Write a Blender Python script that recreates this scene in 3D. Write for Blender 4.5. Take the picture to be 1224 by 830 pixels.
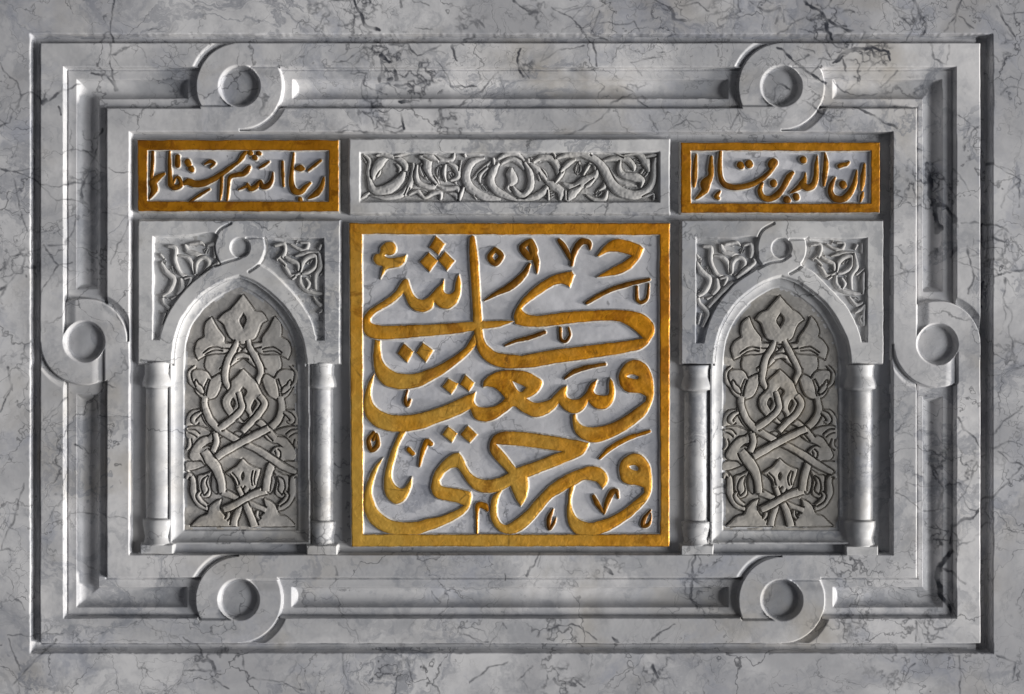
import bpy, math
import numpy as np

# ---------------------------------------------------------------- units
# Everything is measured in millimetres on the wall (x to the right, y down, h = relief towards the viewer);
# one millimetre is one photograph pixel, the middle of the picture is the origin.
CX, CY, MM = 612.0, 415.0, 0.001
DIST = 2200.0
R = math.radians

scene = bpy.context.scene
for o in list(bpy.data.objects):
    bpy.data.objects.remove(o)

# ---------------------------------------------------------------- camera
cam = bpy.data.cameras.new("camera")
cam_o = bpy.data.objects.new("camera", cam)
scene.collection.objects.link(cam_o)
cam_o.location = (0, -DIST * MM, 0)
cam_o.rotation_euler = (R(90), 0, 0)
cam.sensor_width = 36.0
cam.lens = 36.0 * DIST / 1224.0
cam.clip_start, cam.clip_end = 0.05, 100.0
scene.camera = cam_o

# ---------------------------------------------------------------- dim ambient light of the room
world = bpy.data.worlds.new("World")
scene.world = world
world.use_nodes = True
bg = world.node_tree.nodes["Background"]
bg.inputs[0].default_value = (0.90, 0.92, 1.0, 1)
bg.inputs[1].default_value = 0.078

# ---------------------------------------------------------------- light from the right: a broad soft opening and a low raking lamp
from mathutils import Vector
def add_lamp(name, elev, below, irr, size, colour, d=25.0):
    l = bpy.data.lights.new(name, 'AREA')
    l.shape = 'DISK'; l.size = size; l.color = colour
    l.energy = irr * math.pi * d * d
    o = bpy.data.objects.new(name, l)
    scene.collection.objects.link(o)
    e, a = R(elev), R(-below)
    v = Vector((math.cos(e) * math.cos(a), -math.sin(e), math.cos(e) * math.sin(a)))
    o.location = v * d
    o.rotation_euler = (-v).to_track_quat('-Z', 'Y').to_euler()
add_lamp("window_light", 31.0, 14.0, 2.0, 10.0, (0.97, 0.98, 1.0))
add_lamp("raking_lamp", 11.0, 10.0, 3.8, 3.4, (1.0, 0.955, 0.90))

scene.view_settings.view_transform = 'Standard'
scene.view_settings.look = 'None'
scene.view_settings.exposure = 0.0
scene.view_settings.gamma = 1.0

# ================================================================ numeric helpers
F = np.float32

def ss(a, lo, hi):
    t = np.clip((a - lo) / (hi - lo), 0, 1)
    return t * t * (3 - 2 * t)

_tab = np.random.RandomState(7).rand(512, 512).astype(F)

def vnoise(X, Y, size, seed=0):
    u = X / size + seed * 37.31 + 200
    v = Y / size + seed * 91.17 + 200
    i = np.floor(u).astype(np.int64); j = np.floor(v).astype(np.int64)
    a = u - i; b = v - j
    a = a * a * (3 - 2 * a); b = b * b * (3 - 2 * b)
    i0, i1, j0, j1 = i % 512, (i + 1) % 512, j % 512, (j + 1) % 512
    return ((_tab[i0, j0] * (1 - a) + _tab[i1, j0] * a) * (1 - b) + (_tab[i0, j1] * (1 - a) + _tab[i1, j1] * a) * b) * 2 - 1

def fnoise(X, Y, size, seed=0, octs=3):
    s, amp = 0, 1.0
    for k in range(octs):
        s = s + amp * vnoise(X, Y, size / 2 ** k, seed + k)
        amp *= 0.5
    return s

def spline(pts, closed=True, step=1.3):
    """Catmull-Rom through the points; a third entry marks a sharp corner. Extra columns (radius) go in pts[i][2] for open strokes."""
    n = len(pts)
    P = np.array([p[:2] for p in pts], float)
    C = [len(p) > 2 and closed for p in pts]
    W = None if closed else np.array([p[2] for p in pts], float)
    out, rad = [], []
    for i in range(n if closed else n - 1):
        p1, p2 = P[i], P[(i + 1) % n]
        p0 = P[i - 1] if (closed or i > 0) else p1
        p3 = P[(i + 2) % n] if (closed or i + 2 < n) else p2
        if C[i]: p0 = p1
        if C[(i + 1) % n]: p3 = p2
        k = max(2, int(np.hypot(*(p2 - p1)) / step))
        L = np.hypot(*(p2 - p1)) + 1e-6
        m1, m2 = (p2 - p0) / 2, (p3 - p1) / 2
        if C[i]: m1 = p2 - p1
        if C[(i + 1) % n]: m2 = p2 - p1
        for m in (m1, m2):
            l = np.hypot(*m)
            if l > L * 1.1: m *= L * 1.1 / l
        for q in range(k):
            t = q / k
            h00 = 2 * t**3 - 3 * t**2 + 1; h10 = t**3 - 2 * t**2 + t; h01 = -2 * t**3 + 3 * t**2; h11 = t**3 - t**2
            out.append(h00 * p1 + h10 * m1 + h01 * p2 + h11 * m2)
            if W is not None:
                rad.append(W[i] * (1 - t) + W[i + 1] * t)
    if not closed:
        out.append(P[-1]); rad.append(W[-1])
        return np.array(out), np.array(rad)
    return np.array(out)

def poly_sdf(P, X, Y):
    d2 = np.full(X.shape, 1e9, F); ins = np.zeros(X.shape, bool)
    n = len(P)
    for i in range(n):
        ax, ay = P[i]; bx, by = P[(i + 1) % n]
        ex, ey = bx - ax, by - ay
        l2 = ex * ex + ey * ey
        if l2 < 1e-9: continue
        px, py = X - F(ax), Y - F(ay)
        t = np.clip((px * F(ex) + py * F(ey)) / F(l2), 0, 1)
        dx, dy = px - t * F(ex), py - t * F(ey)
        np.minimum(d2, dx * dx + dy * dy, out=d2)
        if ey != 0:
            c = ((ay <= Y) != (by <= Y)) & (px < F(ex / ey) * py)
            ins ^= c
    d = np.sqrt(d2)
    return np.where(ins, d, -d)

def stroke_sdf(P, W, X, Y, flat=False):
    """flat: straight cut ends; also returns where the ends are nearest (no groove is cut there)"""
    sd = np.full(X.shape, -1e3, F); n = len(P) - 1
    end = np.zeros(X.shape, bool)
    for i in range(n):
        ax, ay = P[i]; bx, by = P[i + 1]
        ex, ey = bx - ax, by - ay
        l2 = max(ex * ex + ey * ey, 1e-6)
        px, py = X - F(ax), Y - F(ay)
        tr = (px * F(ex) + py * F(ey)) / F(l2)
        t = np.clip(tr, 0, 1)
        d = np.hypot(px - t * F(ex), py - t * F(ey))
        v = (F(W[i]) + t * F(W[i + 1] - W[i])) - d
        if flat:
            e = ((tr < 0) & (i == 0)) | ((tr > 1) & (i == n - 1))
            end = np.where(v > sd, e, end)
        np.maximum(sd, v, out=sd)
    if flat:
        return np.where(end, np.minimum(sd, -0.2), sd), end
    return sd

def rect_sd(X, Y, x0, y0, x1, y1):
    return np.minimum(np.minimum(X - x0, x1 - X), np.minimum(Y - y0, y1 - Y))

def lay(crop, pts, sx=1):
    """crop = (x, y, scale): points read off an enlargement -> millimetres on the wall"""
    x0, y0, f = crop
    return [(x0 + p[0] / f, y0 + p[1] / f) + ((p[2] / f,) if (len(p) > 2 and sx) else tuple(p[2:])) for p in pts]

def laid(crop, pts):
    return lay(crop, pts, 0)

def axes(x0, y0, x1, y1, step):
    nx = int(round((x1 - x0) / step)) + 1; ny = int(round((y1 - y0) / step)) + 1
    return np.meshgrid(np.linspace(x0, x1, nx, dtype=F), np.linspace(y0, y1, ny, dtype=F))

def thing(name, label, cat, px, py, h=-13.0, group=None):
    o = bpy.data.objects.new(name, None)
    o.empty_display_size = 0.02
    o.location = ((px - CX) * MM, -h * MM, (CY - py) * MM)
    o["label"] = label; o["category"] = cat
    if group: o["group"] = group
    scene.collection.objects.link(o)
    return o

def link(name, me, mat, parent=None, label=None):
    o = bpy.data.objects.new(name, me)
    me.materials.append(mat)
    scene.collection.objects.link(o)
    if parent is not None: o.parent = parent
    if label: o["label"] = label
    return o

def origin(parent):
    ox = oy = oz = 0.0
    while parent is not None:
        l = parent.location
        ox += l[0]; oy += l[1]; oz += l[2]
        parent = parent.parent
    return np.array([ox, oy, oz], F)

def field(name, X, Y, H, mask, mat, parent=None, attrs=None, label=None):
    """A height field over the grid cells where mask is set, as ONE mesh object."""
    ny, nx = X.shape
    idx = np.arange(ny * nx).reshape(ny, nx)
    q = np.stack([idx[:-1, :-1], idx[1:, :-1], idx[1:, 1:], idx[:-1, 1:]], -1)[mask]
    used, inv = np.unique(q.ravel(), return_inverse=True)
    co = np.stack([(X.ravel()[used] - CX) * MM, -H.ravel()[used] * MM, (CY - Y.ravel()[used]) * MM], -1).astype(F)
    co -= origin(parent)
    me = bpy.data.meshes.new(name)
    nf = len(q)
    me.vertices.add(len(used)); me.vertices.foreach_set("co", co.ravel())
    me.loops.add(nf * 4); me.loops.foreach_set("vertex_index", inv.astype(np.int32).ravel())
    me.polygons.add(nf)
    me.polygons.foreach_set("loop_start", np.arange(0, nf * 4, 4, dtype=np.int32))
    me.polygons.foreach_set("use_smooth", np.ones(nf, bool))
    me.update(calc_edges=True)
    for k, v in (attrs or {}).items():
        a = me.attributes.new(k, 'FLOAT', 'POINT')
        a.data.foreach_set("value", v.ravel()[used].astype(F))
    return link(name, me, mat, parent, label)

def cells(A):
    """vertex values -> largest of the four corners of each cell"""
    return np.maximum(np.maximum(A[:-1, :-1], A[1:, :-1]), np.maximum(A[1:, 1:], A[:-1, 1:]))

def cells_mean(A):
    return (A[:-1, :-1] + A[1:, :-1] + A[1:, 1:] + A[:-1, 1:]) / 4

# ================================================================ materials
class NT:
    def __init__(self, name):
        self.m = bpy.data.materials.new(name); self.m.use_nodes = True
        self.t = self.m.node_tree; self.n = self.t.nodes
        self.bsdf = self.n["Principled BSDF"]
    def node(self, kind, **kw):
        nd = self.n.new(kind)
        for k, v in kw.items(): setattr(nd, k, v)
        return nd
    def put(self, sock, v):
        if hasattr(v, "is_output"): self.t.links.new(v, sock)
        else: sock.default_value = v
    def math(self, op, a, b=None, c=None, clamp=False):
        nd = self.node('ShaderNodeMath', operation=op, use_clamp=clamp)
        for i, v in enumerate((a, b, c)):
            if v is not None: self.put(nd.inputs[i], v)
        return nd.outputs[0]
    def mix(self, f, a, b):
        nd = self.node('ShaderNodeMix', data_type='RGBA')
        self.put(nd.inputs[0], f); self.put(nd.inputs[6], a); self.put(nd.inputs[7], b)
        return nd.outputs[2]
    def ramp(self, v, lo, hi, a=0.0, b=1.0):
        nd = self.node('ShaderNodeMapRange', interpolation_type='SMOOTHSTEP')
        for i, x in enumerate((v, lo, hi, a, b)): self.put(nd.inputs[i], x)
        return nd.outputs[0]
    def noise(self, vec, scale, detail=4, rough=0.55, dist=0.0, col=False):
        nd = self.node('ShaderNodeTexNoise')
        self.put(nd.inputs['Vector'], vec); nd.inputs['Scale'].default_value = scale
        nd.inputs['Detail'].default_value = detail; nd.inputs['Roughness'].default_value = rough
        nd.inputs['Distortion'].default_value = dist
        return nd.outputs['Color' if col else 'Fac']

def c4(r, g, b): return (r, g, b, 1.0)

def marble(name, base, light, vein=1.0, dirt=0.5, rough=0.42, seed=0.0, traced=False, tool=0.10):
    k = NT(name)
    geo = k.node('ShaderNodeNewGeometry')
    add = k.node('ShaderNodeVectorMath', operation='ADD'); k.put(add.inputs[0], geo.outputs['Position'])
    add.inputs[1].default_value = (seed, seed * 0.37, seed * 1.7)
    p = add.outputs[0]
    # warped position for the veins
    wn = k.noise(p, 9.0, 5, 0.6, col=True)
    sub = k.node('ShaderNodeVectorMath', operation='SUBTRACT'); k.put(sub.inputs[0], wn); sub.inputs[1].default_value = (.5, .5, .5)
    sc = k.node('ShaderNodeVectorMath', operation='SCALE'); k.put(sc.inputs[0], sub.outputs[0]); sc.inputs['Scale'].default_value = 0.16
    wp = k.node('ShaderNodeVectorMath', operation='ADD'); k.put(wp.inputs[0], p); k.put(wp.inputs[1], sc.outputs[0])
    wp = wp.outputs[0]
    cloud = k.noise(p, 4.0, 6, 0.62, 0.6)
    mott = k.noise(p, 42.0, 5, 0.65, 0.4)
    col = k.mix(k.ramp(cloud, 0.38, 0.60), c4(*base), c4(*light))
    blue = k.noise(wp, 7.0, 6, 0.66, 0.5)
    col = k.mix(k.math('MULTIPLY', k.ramp(blue, 0.50, 0.68), min(0.6, 0.62 * vein)), col, c4(base[0] * .66, base[1] * .71, base[2] * .84))
    col = k.mix(k.math('MULTIPLY', k.ramp(mott, 0.42, 0.72), 0.30), col, c4(base[0] * .62, base[1] * .64, base[2] * .68))
    mot2 = k.noise(wp, 17.0, 6, 0.68, 0.8)
    col = k.mix(k.math('MULTIPLY', k.ramp(mot2, 0.50, 0.66), 0.42 * min(1.0, vein + 0.2)), col, c4(base[0] * .50, base[1] * .53, base[2] * .58))
    warm = k.noise(p, 6.5, 4, 0.6, 0.3)
    col = k.mix(k.math('MULTIPLY', k.ramp(warm, 0.52, 0.75), 0.45 * dirt, clamp=True), col, c4(base[0] * .82, base[1] * .74, base[2] * .60))
    # network of thin dark cracks, only in patches
    def net(scale, width, lo, hi, amt, msk_scale):
        v = k.node('ShaderNodeTexVoronoi', feature='DISTANCE_TO_EDGE'); k.put(v.inputs['Vector'], wp); v.inputs['Scale'].default_value = scale
        thick = k.noise(p, 30.0, 3, 0.6)
        w = k.math('MULTIPLY', k.ramp(thick, 0.3, 0.75, 0.15, 1.0), width * scale)
        ln = k.math('SUBTRACT', 1.0, k.math('DIVIDE', v.outputs['Distance'], w), clamp=True)
        m = k.ramp(k.noise(p, msk_scale, 3, 0.6), lo, hi)
        return k.math('MULTIPLY', k.math('MULTIPLY', ln, m), amt, clamp=True)
    v1 = net(6.5, 0.0028, 0.40, 0.56, 0.80 * vein, 5.0)
    v2 = net(17.0, 0.0018, 0.46, 0.60, 0.70 * vein, 7.0)
    v3 = net(38.0, 0.0013, 0.50, 0.62, 0.55 * vein, 9.0)
    # wispy blue-grey ribbons
    rn = k.noise(wp, 6.0, 7, 0.62, 0.8)
    rid = k.math('ABSOLUTE', k.math('SUBTRACT', rn, 0.5))
    wisp = k.math('MULTIPLY', k.ramp(rid, 0.0, 0.035, 1.0, 0.0), k.ramp(k.noise(p, 3.1, 3, 0.55), 0.42, 0.62))
    col = k.mix(k.math('MULTIPLY', wisp, 0.65 * vein, clamp=True), col, c4(base[0] * .42, base[1] * .45, base[2] * .52))
    dark = c4(0.035, 0.038, 0.048)
    col = k.mix(v1, col, dark); col = k.mix(v2, col, dark); col = k.mix(v3, col, dark)
    if traced:
        at = k.node('ShaderNodeAttribute', attribute_name='vein')
        col = k.mix(at.outputs['Fac'], col, c4(0.028, 0.032, 0.045))
    k.put(k.bsdf.inputs['Base Color'], col)
    k.put(k.bsdf.inputs['Roughness'], k.ramp(mott, 0.3, 0.7, rough - 0.08, rough + 0.14))
    k.bsdf.inputs['Specular IOR Level'].default_value = 0.35
    b1 = k.noise(p, 260.0, 4, 0.6); b2 = k.noise(p, 70.0, 3, 0.5)
    hsum = k.math('ADD', k.math('MULTIPLY', b1, 0.35), b2)
    bp = k.node('ShaderNodeBump'); bp.inputs['Strength'].default_value = tool; bp.inputs['Distance'].default_value = 0.0012
    k.put(bp.inputs['Height'], hsum); k.put(k.bsdf.inputs['Normal'], bp.outputs[0])
    return k.m

def gilded(name, gold, deep, stone, amber=None):
    """gold leaf on the faces (attribute 'gild'), bare marble on the cut sides"""
    k = NT(name)
    geo = k.node('ShaderNodeNewGeometry'); p = geo.outputs['Position']
    n1 = k.noise(p, 16.0, 5, 0.62, 0.4); n2 = k.noise(p, 95.0, 5, 0.68, 0.5); n3 = k.noise(p, 380.0, 3, 0.6)
    n4 = k.noise(p, 34.0, 6, 0.70, 1.0)
    col = k.mix(k.ramp(n1, 0.34, 0.66), c4(*deep), c4(*gold))
    col = k.mix(k.math('MULTIPLY', k.ramp(n4, 0.50, 0.66), 0.70), col, c4(deep[0] * .55, deep[1] * .45, deep[2] * .5))
    col = k.mix(k.math('MULTIPLY', k.ramp(n2, 0.54, 0.75), 0.5), col, c4(deep[0] * .5, deep[1] * .42, deep[2] * .5))
    col = k.mix(k.math('MULTIPLY', k.ramp(k.noise(p, 55.0, 5, 0.7), 0.62, 0.72), 0.7), col, c4(0.075, 0.032, 0.008))
    col = k.mix(k.math('MULTIPLY', k.ramp(n3, 0.62, 0.8), 0.5), col, c4(0.08, 0.035, 0.012))
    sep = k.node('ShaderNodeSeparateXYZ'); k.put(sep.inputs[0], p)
    diag = k.math('ADD', k.math('MULTIPLY', k.math('ADD', sep.outputs[2], sep.outputs[0]), 1.2), k.math('MULTIPLY', k.math('SUBTRACT', n1, 0.5), 1.6))
    if amber: col = k.mix(k.ramp(diag, -0.62, 0.35, 0.95, 0.0), col, c4(*amber))  # gold shifts to a paler amber towards the lower left, broken by noise
    big = k.noise(p, 9.0, 6, 0.7, 1.4)
    col = k.mix(k.math('MULTIPLY', k.ramp(big, 0.54, 0.64), 0.62), col, c4(deep[0] * .42, deep[1] * .36, deep[2] * .5))
    # joints between gold leaves
    v = k.node('ShaderNodeTexVoronoi', feature='DISTANCE_TO_EDGE'); k.put(v.inputs['Vector'], p); v.inputs['Scale'].default_value = 13.0
    v.inputs['Randomness'].default_value = 0.8
    ln = k.math('SUBTRACT', 1.0, k.math('DIVIDE', v.outputs['Distance'], 0.010), clamp=True)
    ln = k.math('MULTIPLY', ln, k.ramp(k.noise(p, 24.0, 3, 0.6), 0.5, 0.62))
    col = k.mix(k.math('MULTIPLY', ln, 0.55), col, c4(0.07, 0.035, 0.012))
    rim = k.node('ShaderNodeAttribute', attribute_name='rim')
    rw = k.math('MULTIPLY', k.math('SUBTRACT', 1.0, rim.outputs['Fac']), k.ramp(k.noise(p, 70.0, 4, 0.65), 0.36, 0.58, 0.15, 1.0))
    col = k.mix(k.math('MULTIPLY', rw, 0.8), col, c4(0.14, 0.055, 0.008))
    at = k.node('ShaderNodeAttribute', attribute_name='gild')
    wear = k.math('ADD', at.outputs['Fac'], k.math('MULTIPLY', k.math('SUBTRACT', k.noise(p, 160.0, 4, 0.7), 0.5), 0.9))
    g = k.ramp(wear, 0.42, 0.60)
    sn = k.noise(p, 60.0, 4, 0.6)
    st = k.mix(k.ramp(sn, 0.4, 0.7), c4(*stone), c4(stone[0] * .72, stone[1] * .70, stone[2] * .66))
    k.put(k.bsdf.inputs['Base Color'], k.mix(g, st, col))
    k.put(k.bsdf.inputs['Metallic'], k.math('MULTIPLY', g, 0.55))
    k.put(k.bsdf.inputs['Roughness'], k.ramp(n2, 0.3, 0.7, 0.26, 0.52))
    bp = k.node('ShaderNodeBump'); bp.inputs['Strength'].default_value = 0.34; bp.inputs['Distance'].default_value = 0.0016
    k.put(bp.inputs['Height'], k.math('ADD', k.math('MULTIPLY', n3, 0.35), k.math('ADD', n2, n4))); k.put(k.bsdf.inputs['Normal'], bp.outputs[0])
    return k.m

M_WALL = marble('wall_marble', (0.48, 0.48, 0.495), (0.74, 0.735, 0.74), 0.95, 0.95, traced=True)
M_FRAME = marble('frame_marble', (0.52, 0.52, 0.53), (0.78, 0.77, 0.77), 0.85, 1.3, seed=3.1, traced=True)
M_FIELD = marble('backing_marble', (0.44, 0.44, 0.45), (0.55, 0.55, 0.56), 0.7, 0.8, seed=5.7)
M_NICHE = marble('niche_marble', (0.50, 0.50, 0.505), (0.72, 0.715, 0.71), 0.85, 1.4, seed=8.3)
M_CARVE = marble('carved_marble', (0.43, 0.405, 0.365), (0.58, 0.55, 0.51), 0.45, 1.2, rough=0.6, seed=1.9, tool=0.2)
M_SCROLL = marble('scroll_marble', (0.48, 0.47, 0.45), (0.60, 0.59, 0.58), 0.2, 0.8, rough=0.55, seed=2.4, tool=0.2)
M_GROUND = marble('inscription_ground', (0.52, 0.52, 0.54), (0.68, 0.68, 0.71), 0.75, 0.4, rough=0.5, seed=6.6, tool=0.15)
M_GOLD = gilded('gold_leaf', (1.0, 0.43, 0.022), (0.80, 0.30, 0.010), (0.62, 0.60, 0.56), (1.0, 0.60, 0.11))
M_GOLD_DARK = gilded('dull_gold_leaf', (0.76, 0.32, 0.014), (0.54, 0.21, 0.008), (0.62, 0.60, 0.56))

M_TARNISH = gilded('tarnished_gold_leaf', (0.46, 0.20, 0.014), (0.20, 0.078, 0.008), (0.60, 0.58, 0.54))

# ================================================================ traced veins of the marble
VEINS = []
VC = {2: (400, 0, 2.914), 3: (800, 0, 2.887), 4: (0, 0, 1.976), 5: (0, 410, 1.976), 6: (1054, 150, 2.515), 7: (1054, 450, 2.182), 8: (150, 660, 1.749)}
VT = """
2 2.2 70,0 80,40 110,90 150,100|2 1.5 235,0 235,20|2 1.2 450,100 490,70 520,100|2 1.5 450,135 480,120|2 1.2 620,0 650,20 690,50 720,20|2 2.5 680,50 700,48
2 1.2 760,30 800,50 830,65 860,100 890,150 910,190 912,235|2 .8 920,40 890,115 950,140|2 .7 920,80 1000,85 1040,80 1060,110|2 1.1 1120,0 1170,30 1190,65 1220,65
2 1.2 190,155 250,150 290,190 330,180 370,155|2 1 250,160 205,188|2 3.4 165,190 190,215|2 .9 0,215 40,210 100,170|2 1.4 410,160 430,210|2 1.7 650,165 640,200 650,265
2 .9 720,210 780,180 860,155|2 .9 1030,215 1080,200 1140,195|2 1.2 1120,180 1150,178|2 .9 570,250 500,310 440,370 390,420 360,470|2 2.6 210,245 215,272|2 1 60,250 110,255 100,290 150,310 180,320
2 1.4 210,290 260,295 270,325|2 1.4 300,280 320,310|2 1.5 400,295 490,290|2 1 100,390 130,400 140,440 240,440|2 1.8 230,395 245,450|2 2 370,380 380,430 390,460 430,480|2 2 180,270 200,268|2 2.2 232,355 255,357
2 1 970,360 1040,320 1090,370|2 1 1000,290 1050,320|2 .8 960,385 900,430 780,480|2 1 1090,400 1130,450|2 .8 280,100 340,105|2 .8 10,90 60,80 110,110|2 1 0,455 240,455
3 1 0,30 20,65 60,70|3 .8 40,20 90,15 140,40|3 1.1 235,0 240,40 180,65|3 1.2 280,0 330,35 380,30 360,80|3 2.4 470,0 510,30 540,70 550,110 570,130|3 .8 500,50 440,75 370,115|3 1.6 550,70 600,100 630,110|3 1.4 555,95 610,90
3 .9 750,0 780,40 830,90|3 2 840,0 860,40 880,80 875,115|3 1 848,10 885,70|3 1.2 1010,0 990,60 950,110|3 .8 1000,60 1050,100|3 1.4 1130,20 1160,80 1190,120|3 .8 1140,45 1224,40|3 1.7 375,160 430,210 480,250 540,285
3 .8 440,155 500,180|3 1 530,150 560,200|3 2.4 570,220 590,190 640,165 700,165 750,180 760,210|3 1.6 680,150 720,200 760,190|3 2.4 600,195 580,215|3 1 905,150 910,200 960,220|3 1 970,150 960,215|3 1 570,280 620,315 730,320
3 .8 740,300 800,245|3 1 460,350 510,385 540,400|3 1.4 640,370 700,400 790,440|3 .8 560,400 560,450|3 1.1 1140,325 1180,305 1224,310|3 .8 1000,400 1040,430 1020,490|3 .8 210,450 240,390|3 .7 330,440 350,400|3 .8 0,445 60,410 110,420|3 1.2 380,285 415,305
4 1.2 268,0 262,80 260,130 265,210|4 .9 262,130 310,105 340,95|4 1.3 210,170 250,175 268,205|4 .8 0,150 40,190 50,225 25,290 0,295|4 1.1 50,225 75,220 100,245 150,215 180,195|4 1.8 135,250 140,270|4 2 95,240 108,238
4 1.1 0,398 40,405 90,435 150,440 190,430 215,370 235,300|4 .9 90,435 130,470 190,475|4 .7 35,420 50,500 65,545|4 2 190,430 185,475|4 1.2 0,640 30,605 65,600 50,640 20,670 0,690|4 1.2 65,600 100,580 135,630 90,700
4 .7 110,580 150,580 180,510|4 .8 135,630 165,620|4 .7 215,370 240,395 310,410|4 .7 240,505 310,515 260,620|4 .8 0,660 50,640|4 .7 260,720 300,780|4 1 190,350 215,370
5 1.5 30,100 0,160|5 1 20,60 30,110|5 .6 0,400 40,405|5 .8 60,330 40,390 5,490|5 .8 100,180 150,130|5 1.2 90,270 100,255|5 1 250,105 275,108|5 .7 20,590 60,630|5 .6 20,690 80,690 150,690|5 .7 130,700 60,770 25,810|5 .6 20,700 45,770|5 1.6 180,240 185,250|5 .6 0,490 50,490|5 .6 160,400 240,410 300,415
6 3.6 150,115 155,200 170,270 180,320|6 2.4 155,230 200,240 225,290|6 3 175,370 178,385|6 1.8 215,390 225,370|6 1.5 110,70 130,75|6 .9 250,80 270,30 300,0|6 .7 220,130 260,200 290,220|6 1 240,295 290,290|6 .9 260,360 270,450 265,500|6 .7 225,400 290,440
6 .9 335,110 400,150 420,160 370,210 360,250|6 .8 415,165 410,250|6 1 340,340 400,350 428,380|6 1 340,460 380,445 428,430|6 1 370,460 365,520 390,560 385,640 395,720|6 1.2 428,720 390,730 400,700|6 .8 330,420 400,440|6 .7 35,455 100,440|6 2 320,290 312,350|6 2.4 318,470 312,540
7 .9 200,110 230,150 260,190|7 .8 371,180 330,170 290,190|7 .8 371,80 290,150|7 1 360,240 300,310 250,350|7 1.6 250,350 190,400 185,460|7 3 185,460 150,500 160,570 185,620|7 1 285,385 230,430 200,450|7 .8 35,305 80,325 110,350 180,350|7 1 140,230 160,290 155,350|7 .8 190,340 220,300 250,220
7 .8 330,400 371,410|7 .8 40,140 80,110|7 .9 90,640 85,690|7 1.2 145,660 170,655 165,640|7 .8 110,670 160,680|7 .9 205,730 205,830|7 .9 300,725 350,745 345,790|7 1 60,800 75,760 90,750|7 1 300,200 371,240
8 2.6 160,230 180,230 195,260|8 .9 120,250 200,245|8 .9 180,260 215,285|8 .8 240,210 260,265 330,270 370,290|8 .6 455,215 460,270|8 .7 585,220 600,280|8 .9 720,270 760,240 800,230|8 .8 640,85 660,110|8 .7 680,150 720,180 760,190|8 1 790,150 800,160
8 .9 870,0 840,50|8 1.8 1000,30 1020,45|8 1 795,45 795,60|8 2 1190,0 1185,100 1200,115|8 1 1180,60 1224,80|8 1 880,160 950,155 980,180|8 .9 1100,185 1150,150|8 2.4 1100,240 1110,260|8 3 900,270 940,280|8 1 820,270 850,240|8 1.6 440,30 445,45|8 1.4 1020,180 1030,190
"""
for ln in VT.replace("\n", "|").split("|"):
    q = ln.split()
    if len(q) > 2:
        x0, y0, f = VC[int(q[0])]
        w = float(q[1])
        VEINS.append(([(x0 + float(a.split(",")[0]) / f, y0 + float(a.split(",")[1]) / f) for a in q[2:]], w * 0.75, min(0.95, 0.5 + 0.24 * w)))
# side shoots of the traced veins
_rng = np.random.RandomState(5)
for pts, w, sdk in list(VEINS):
    for (ax, ay), (bx, by) in zip(pts[:-1], pts[1:]):
        if _rng.rand() < 0.55:
            ang = math.atan2(by - ay, bx - ax) + _rng.choice([-1, 1]) * _rng.uniform(0.4, 1.3)
            p = [(ax, ay)]
            for q in range(_rng.randint(2, 5)):
                ang += _rng.uniform(-0.6, 0.6); L = _rng.uniform(5, 12)
                p.append((p[-1][0] + L * math.cos(ang), p[-1][1] + L * math.sin(ang)))
            VEINS.append((p, 0.45 * w, 0.75 * sdk))
BLOTS = [(465, 65, 34, .9), (500, 100, 36, .9), (430, 20, 36, .7), (445, 135, 30, .8), (535, 150, 26, .8), (640, 20, 28, .6), (560, 25, 26, .6), (625, 70, 18, .7), (985, 25, 36, .9), (1030, 65, 38, .9), (1005, 40, 24, .7), (1100, 25, 24, .6),
         (1080, 115, 30, .6), (760, 105, 26, .6), (870, 20, 30, .5), (1112, 215, 34, .9), (1135, 560, 40, .8), (1190, 300, 34, .6), (1125, 640, 24, .9), (1205, 420, 24, .5), (24, 320, 26, .7), (95, 170, 24, .7), (100, 215, 22, .6), (110, 320, 18, .6),
         (255, 795, 26, .8), (675, 815, 30, .8), (785, 805, 26, .7), (845, 665, 20, .7), (1020, 745, 26, .6), (1110, 755, 26, .7), (730, 680, 22, .5), (830, 700, 20, .7), (1070, 800, 30, .6), (380, 25, 26, .6), (1200, 60, 24, .6), (15, 440, 26, .4), (920, 130, 26, .4), (1070, 230, 22, .5), (480, 795, 30, .4), (120, 500, 24, .35)]
def vein_field(X, Y):
    A = np.zeros(X.shape, F)
    Xw = X + 2.4 * fnoise(X, Y, 15, 40, 4); Yw = Y + 2.4 * fnoise(X, Y, 15, 50, 4)
    brk = 0.75 + 0.5 * fnoise(X, Y, 9, 60, 2); wid = 0.7 * fnoise(X, Y, 6, 64, 3)
    for pts, w, s in VEINS:
        P = np.array(pts, float)
        for i in range(len(P) - 1):
            lo = np.minimum(P[i], P[i + 1]) - 8; hi = np.maximum(P[i], P[i + 1]) + 8
            m = (X > lo[0]) & (X < hi[0]) & (Y > lo[1]) & (Y < hi[1])
            if not m.any(): continue
            sd = stroke_sdf(P[i:i + 2], [w, w], Xw[m], Yw[m]) + wid[m] * min(1.0, w)
            A[m] = np.maximum(A[m], s * ss(sd, -0.9, 0.5) * np.clip(brk[m], 0.1, 1))
    # cloudy blue-black clusters: lacy dark matter inside a soft patch
    for bx, by, br, amt in BLOTS:
        m = (np.abs(X - bx) < br * 1.3) & (np.abs(Y - by) < br * 1.3)
        if not m.any(): continue
        x, y = X[m], Y[m]
        rr = np.hypot(x - bx, y - by) / br + 0.35 * fnoise(x, y, 14, 44)
        lace = 1 - np.abs(fnoise(x + 4 * vnoise(x, y, 12, 47), y, 13, 46, 4)) * 3.2
        A[m] = np.maximum(A[m], amt * np.clip(lace, 0, 1) ** 1.5 * ss(1 - rr, 0.0, 0.55))
    return A

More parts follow.
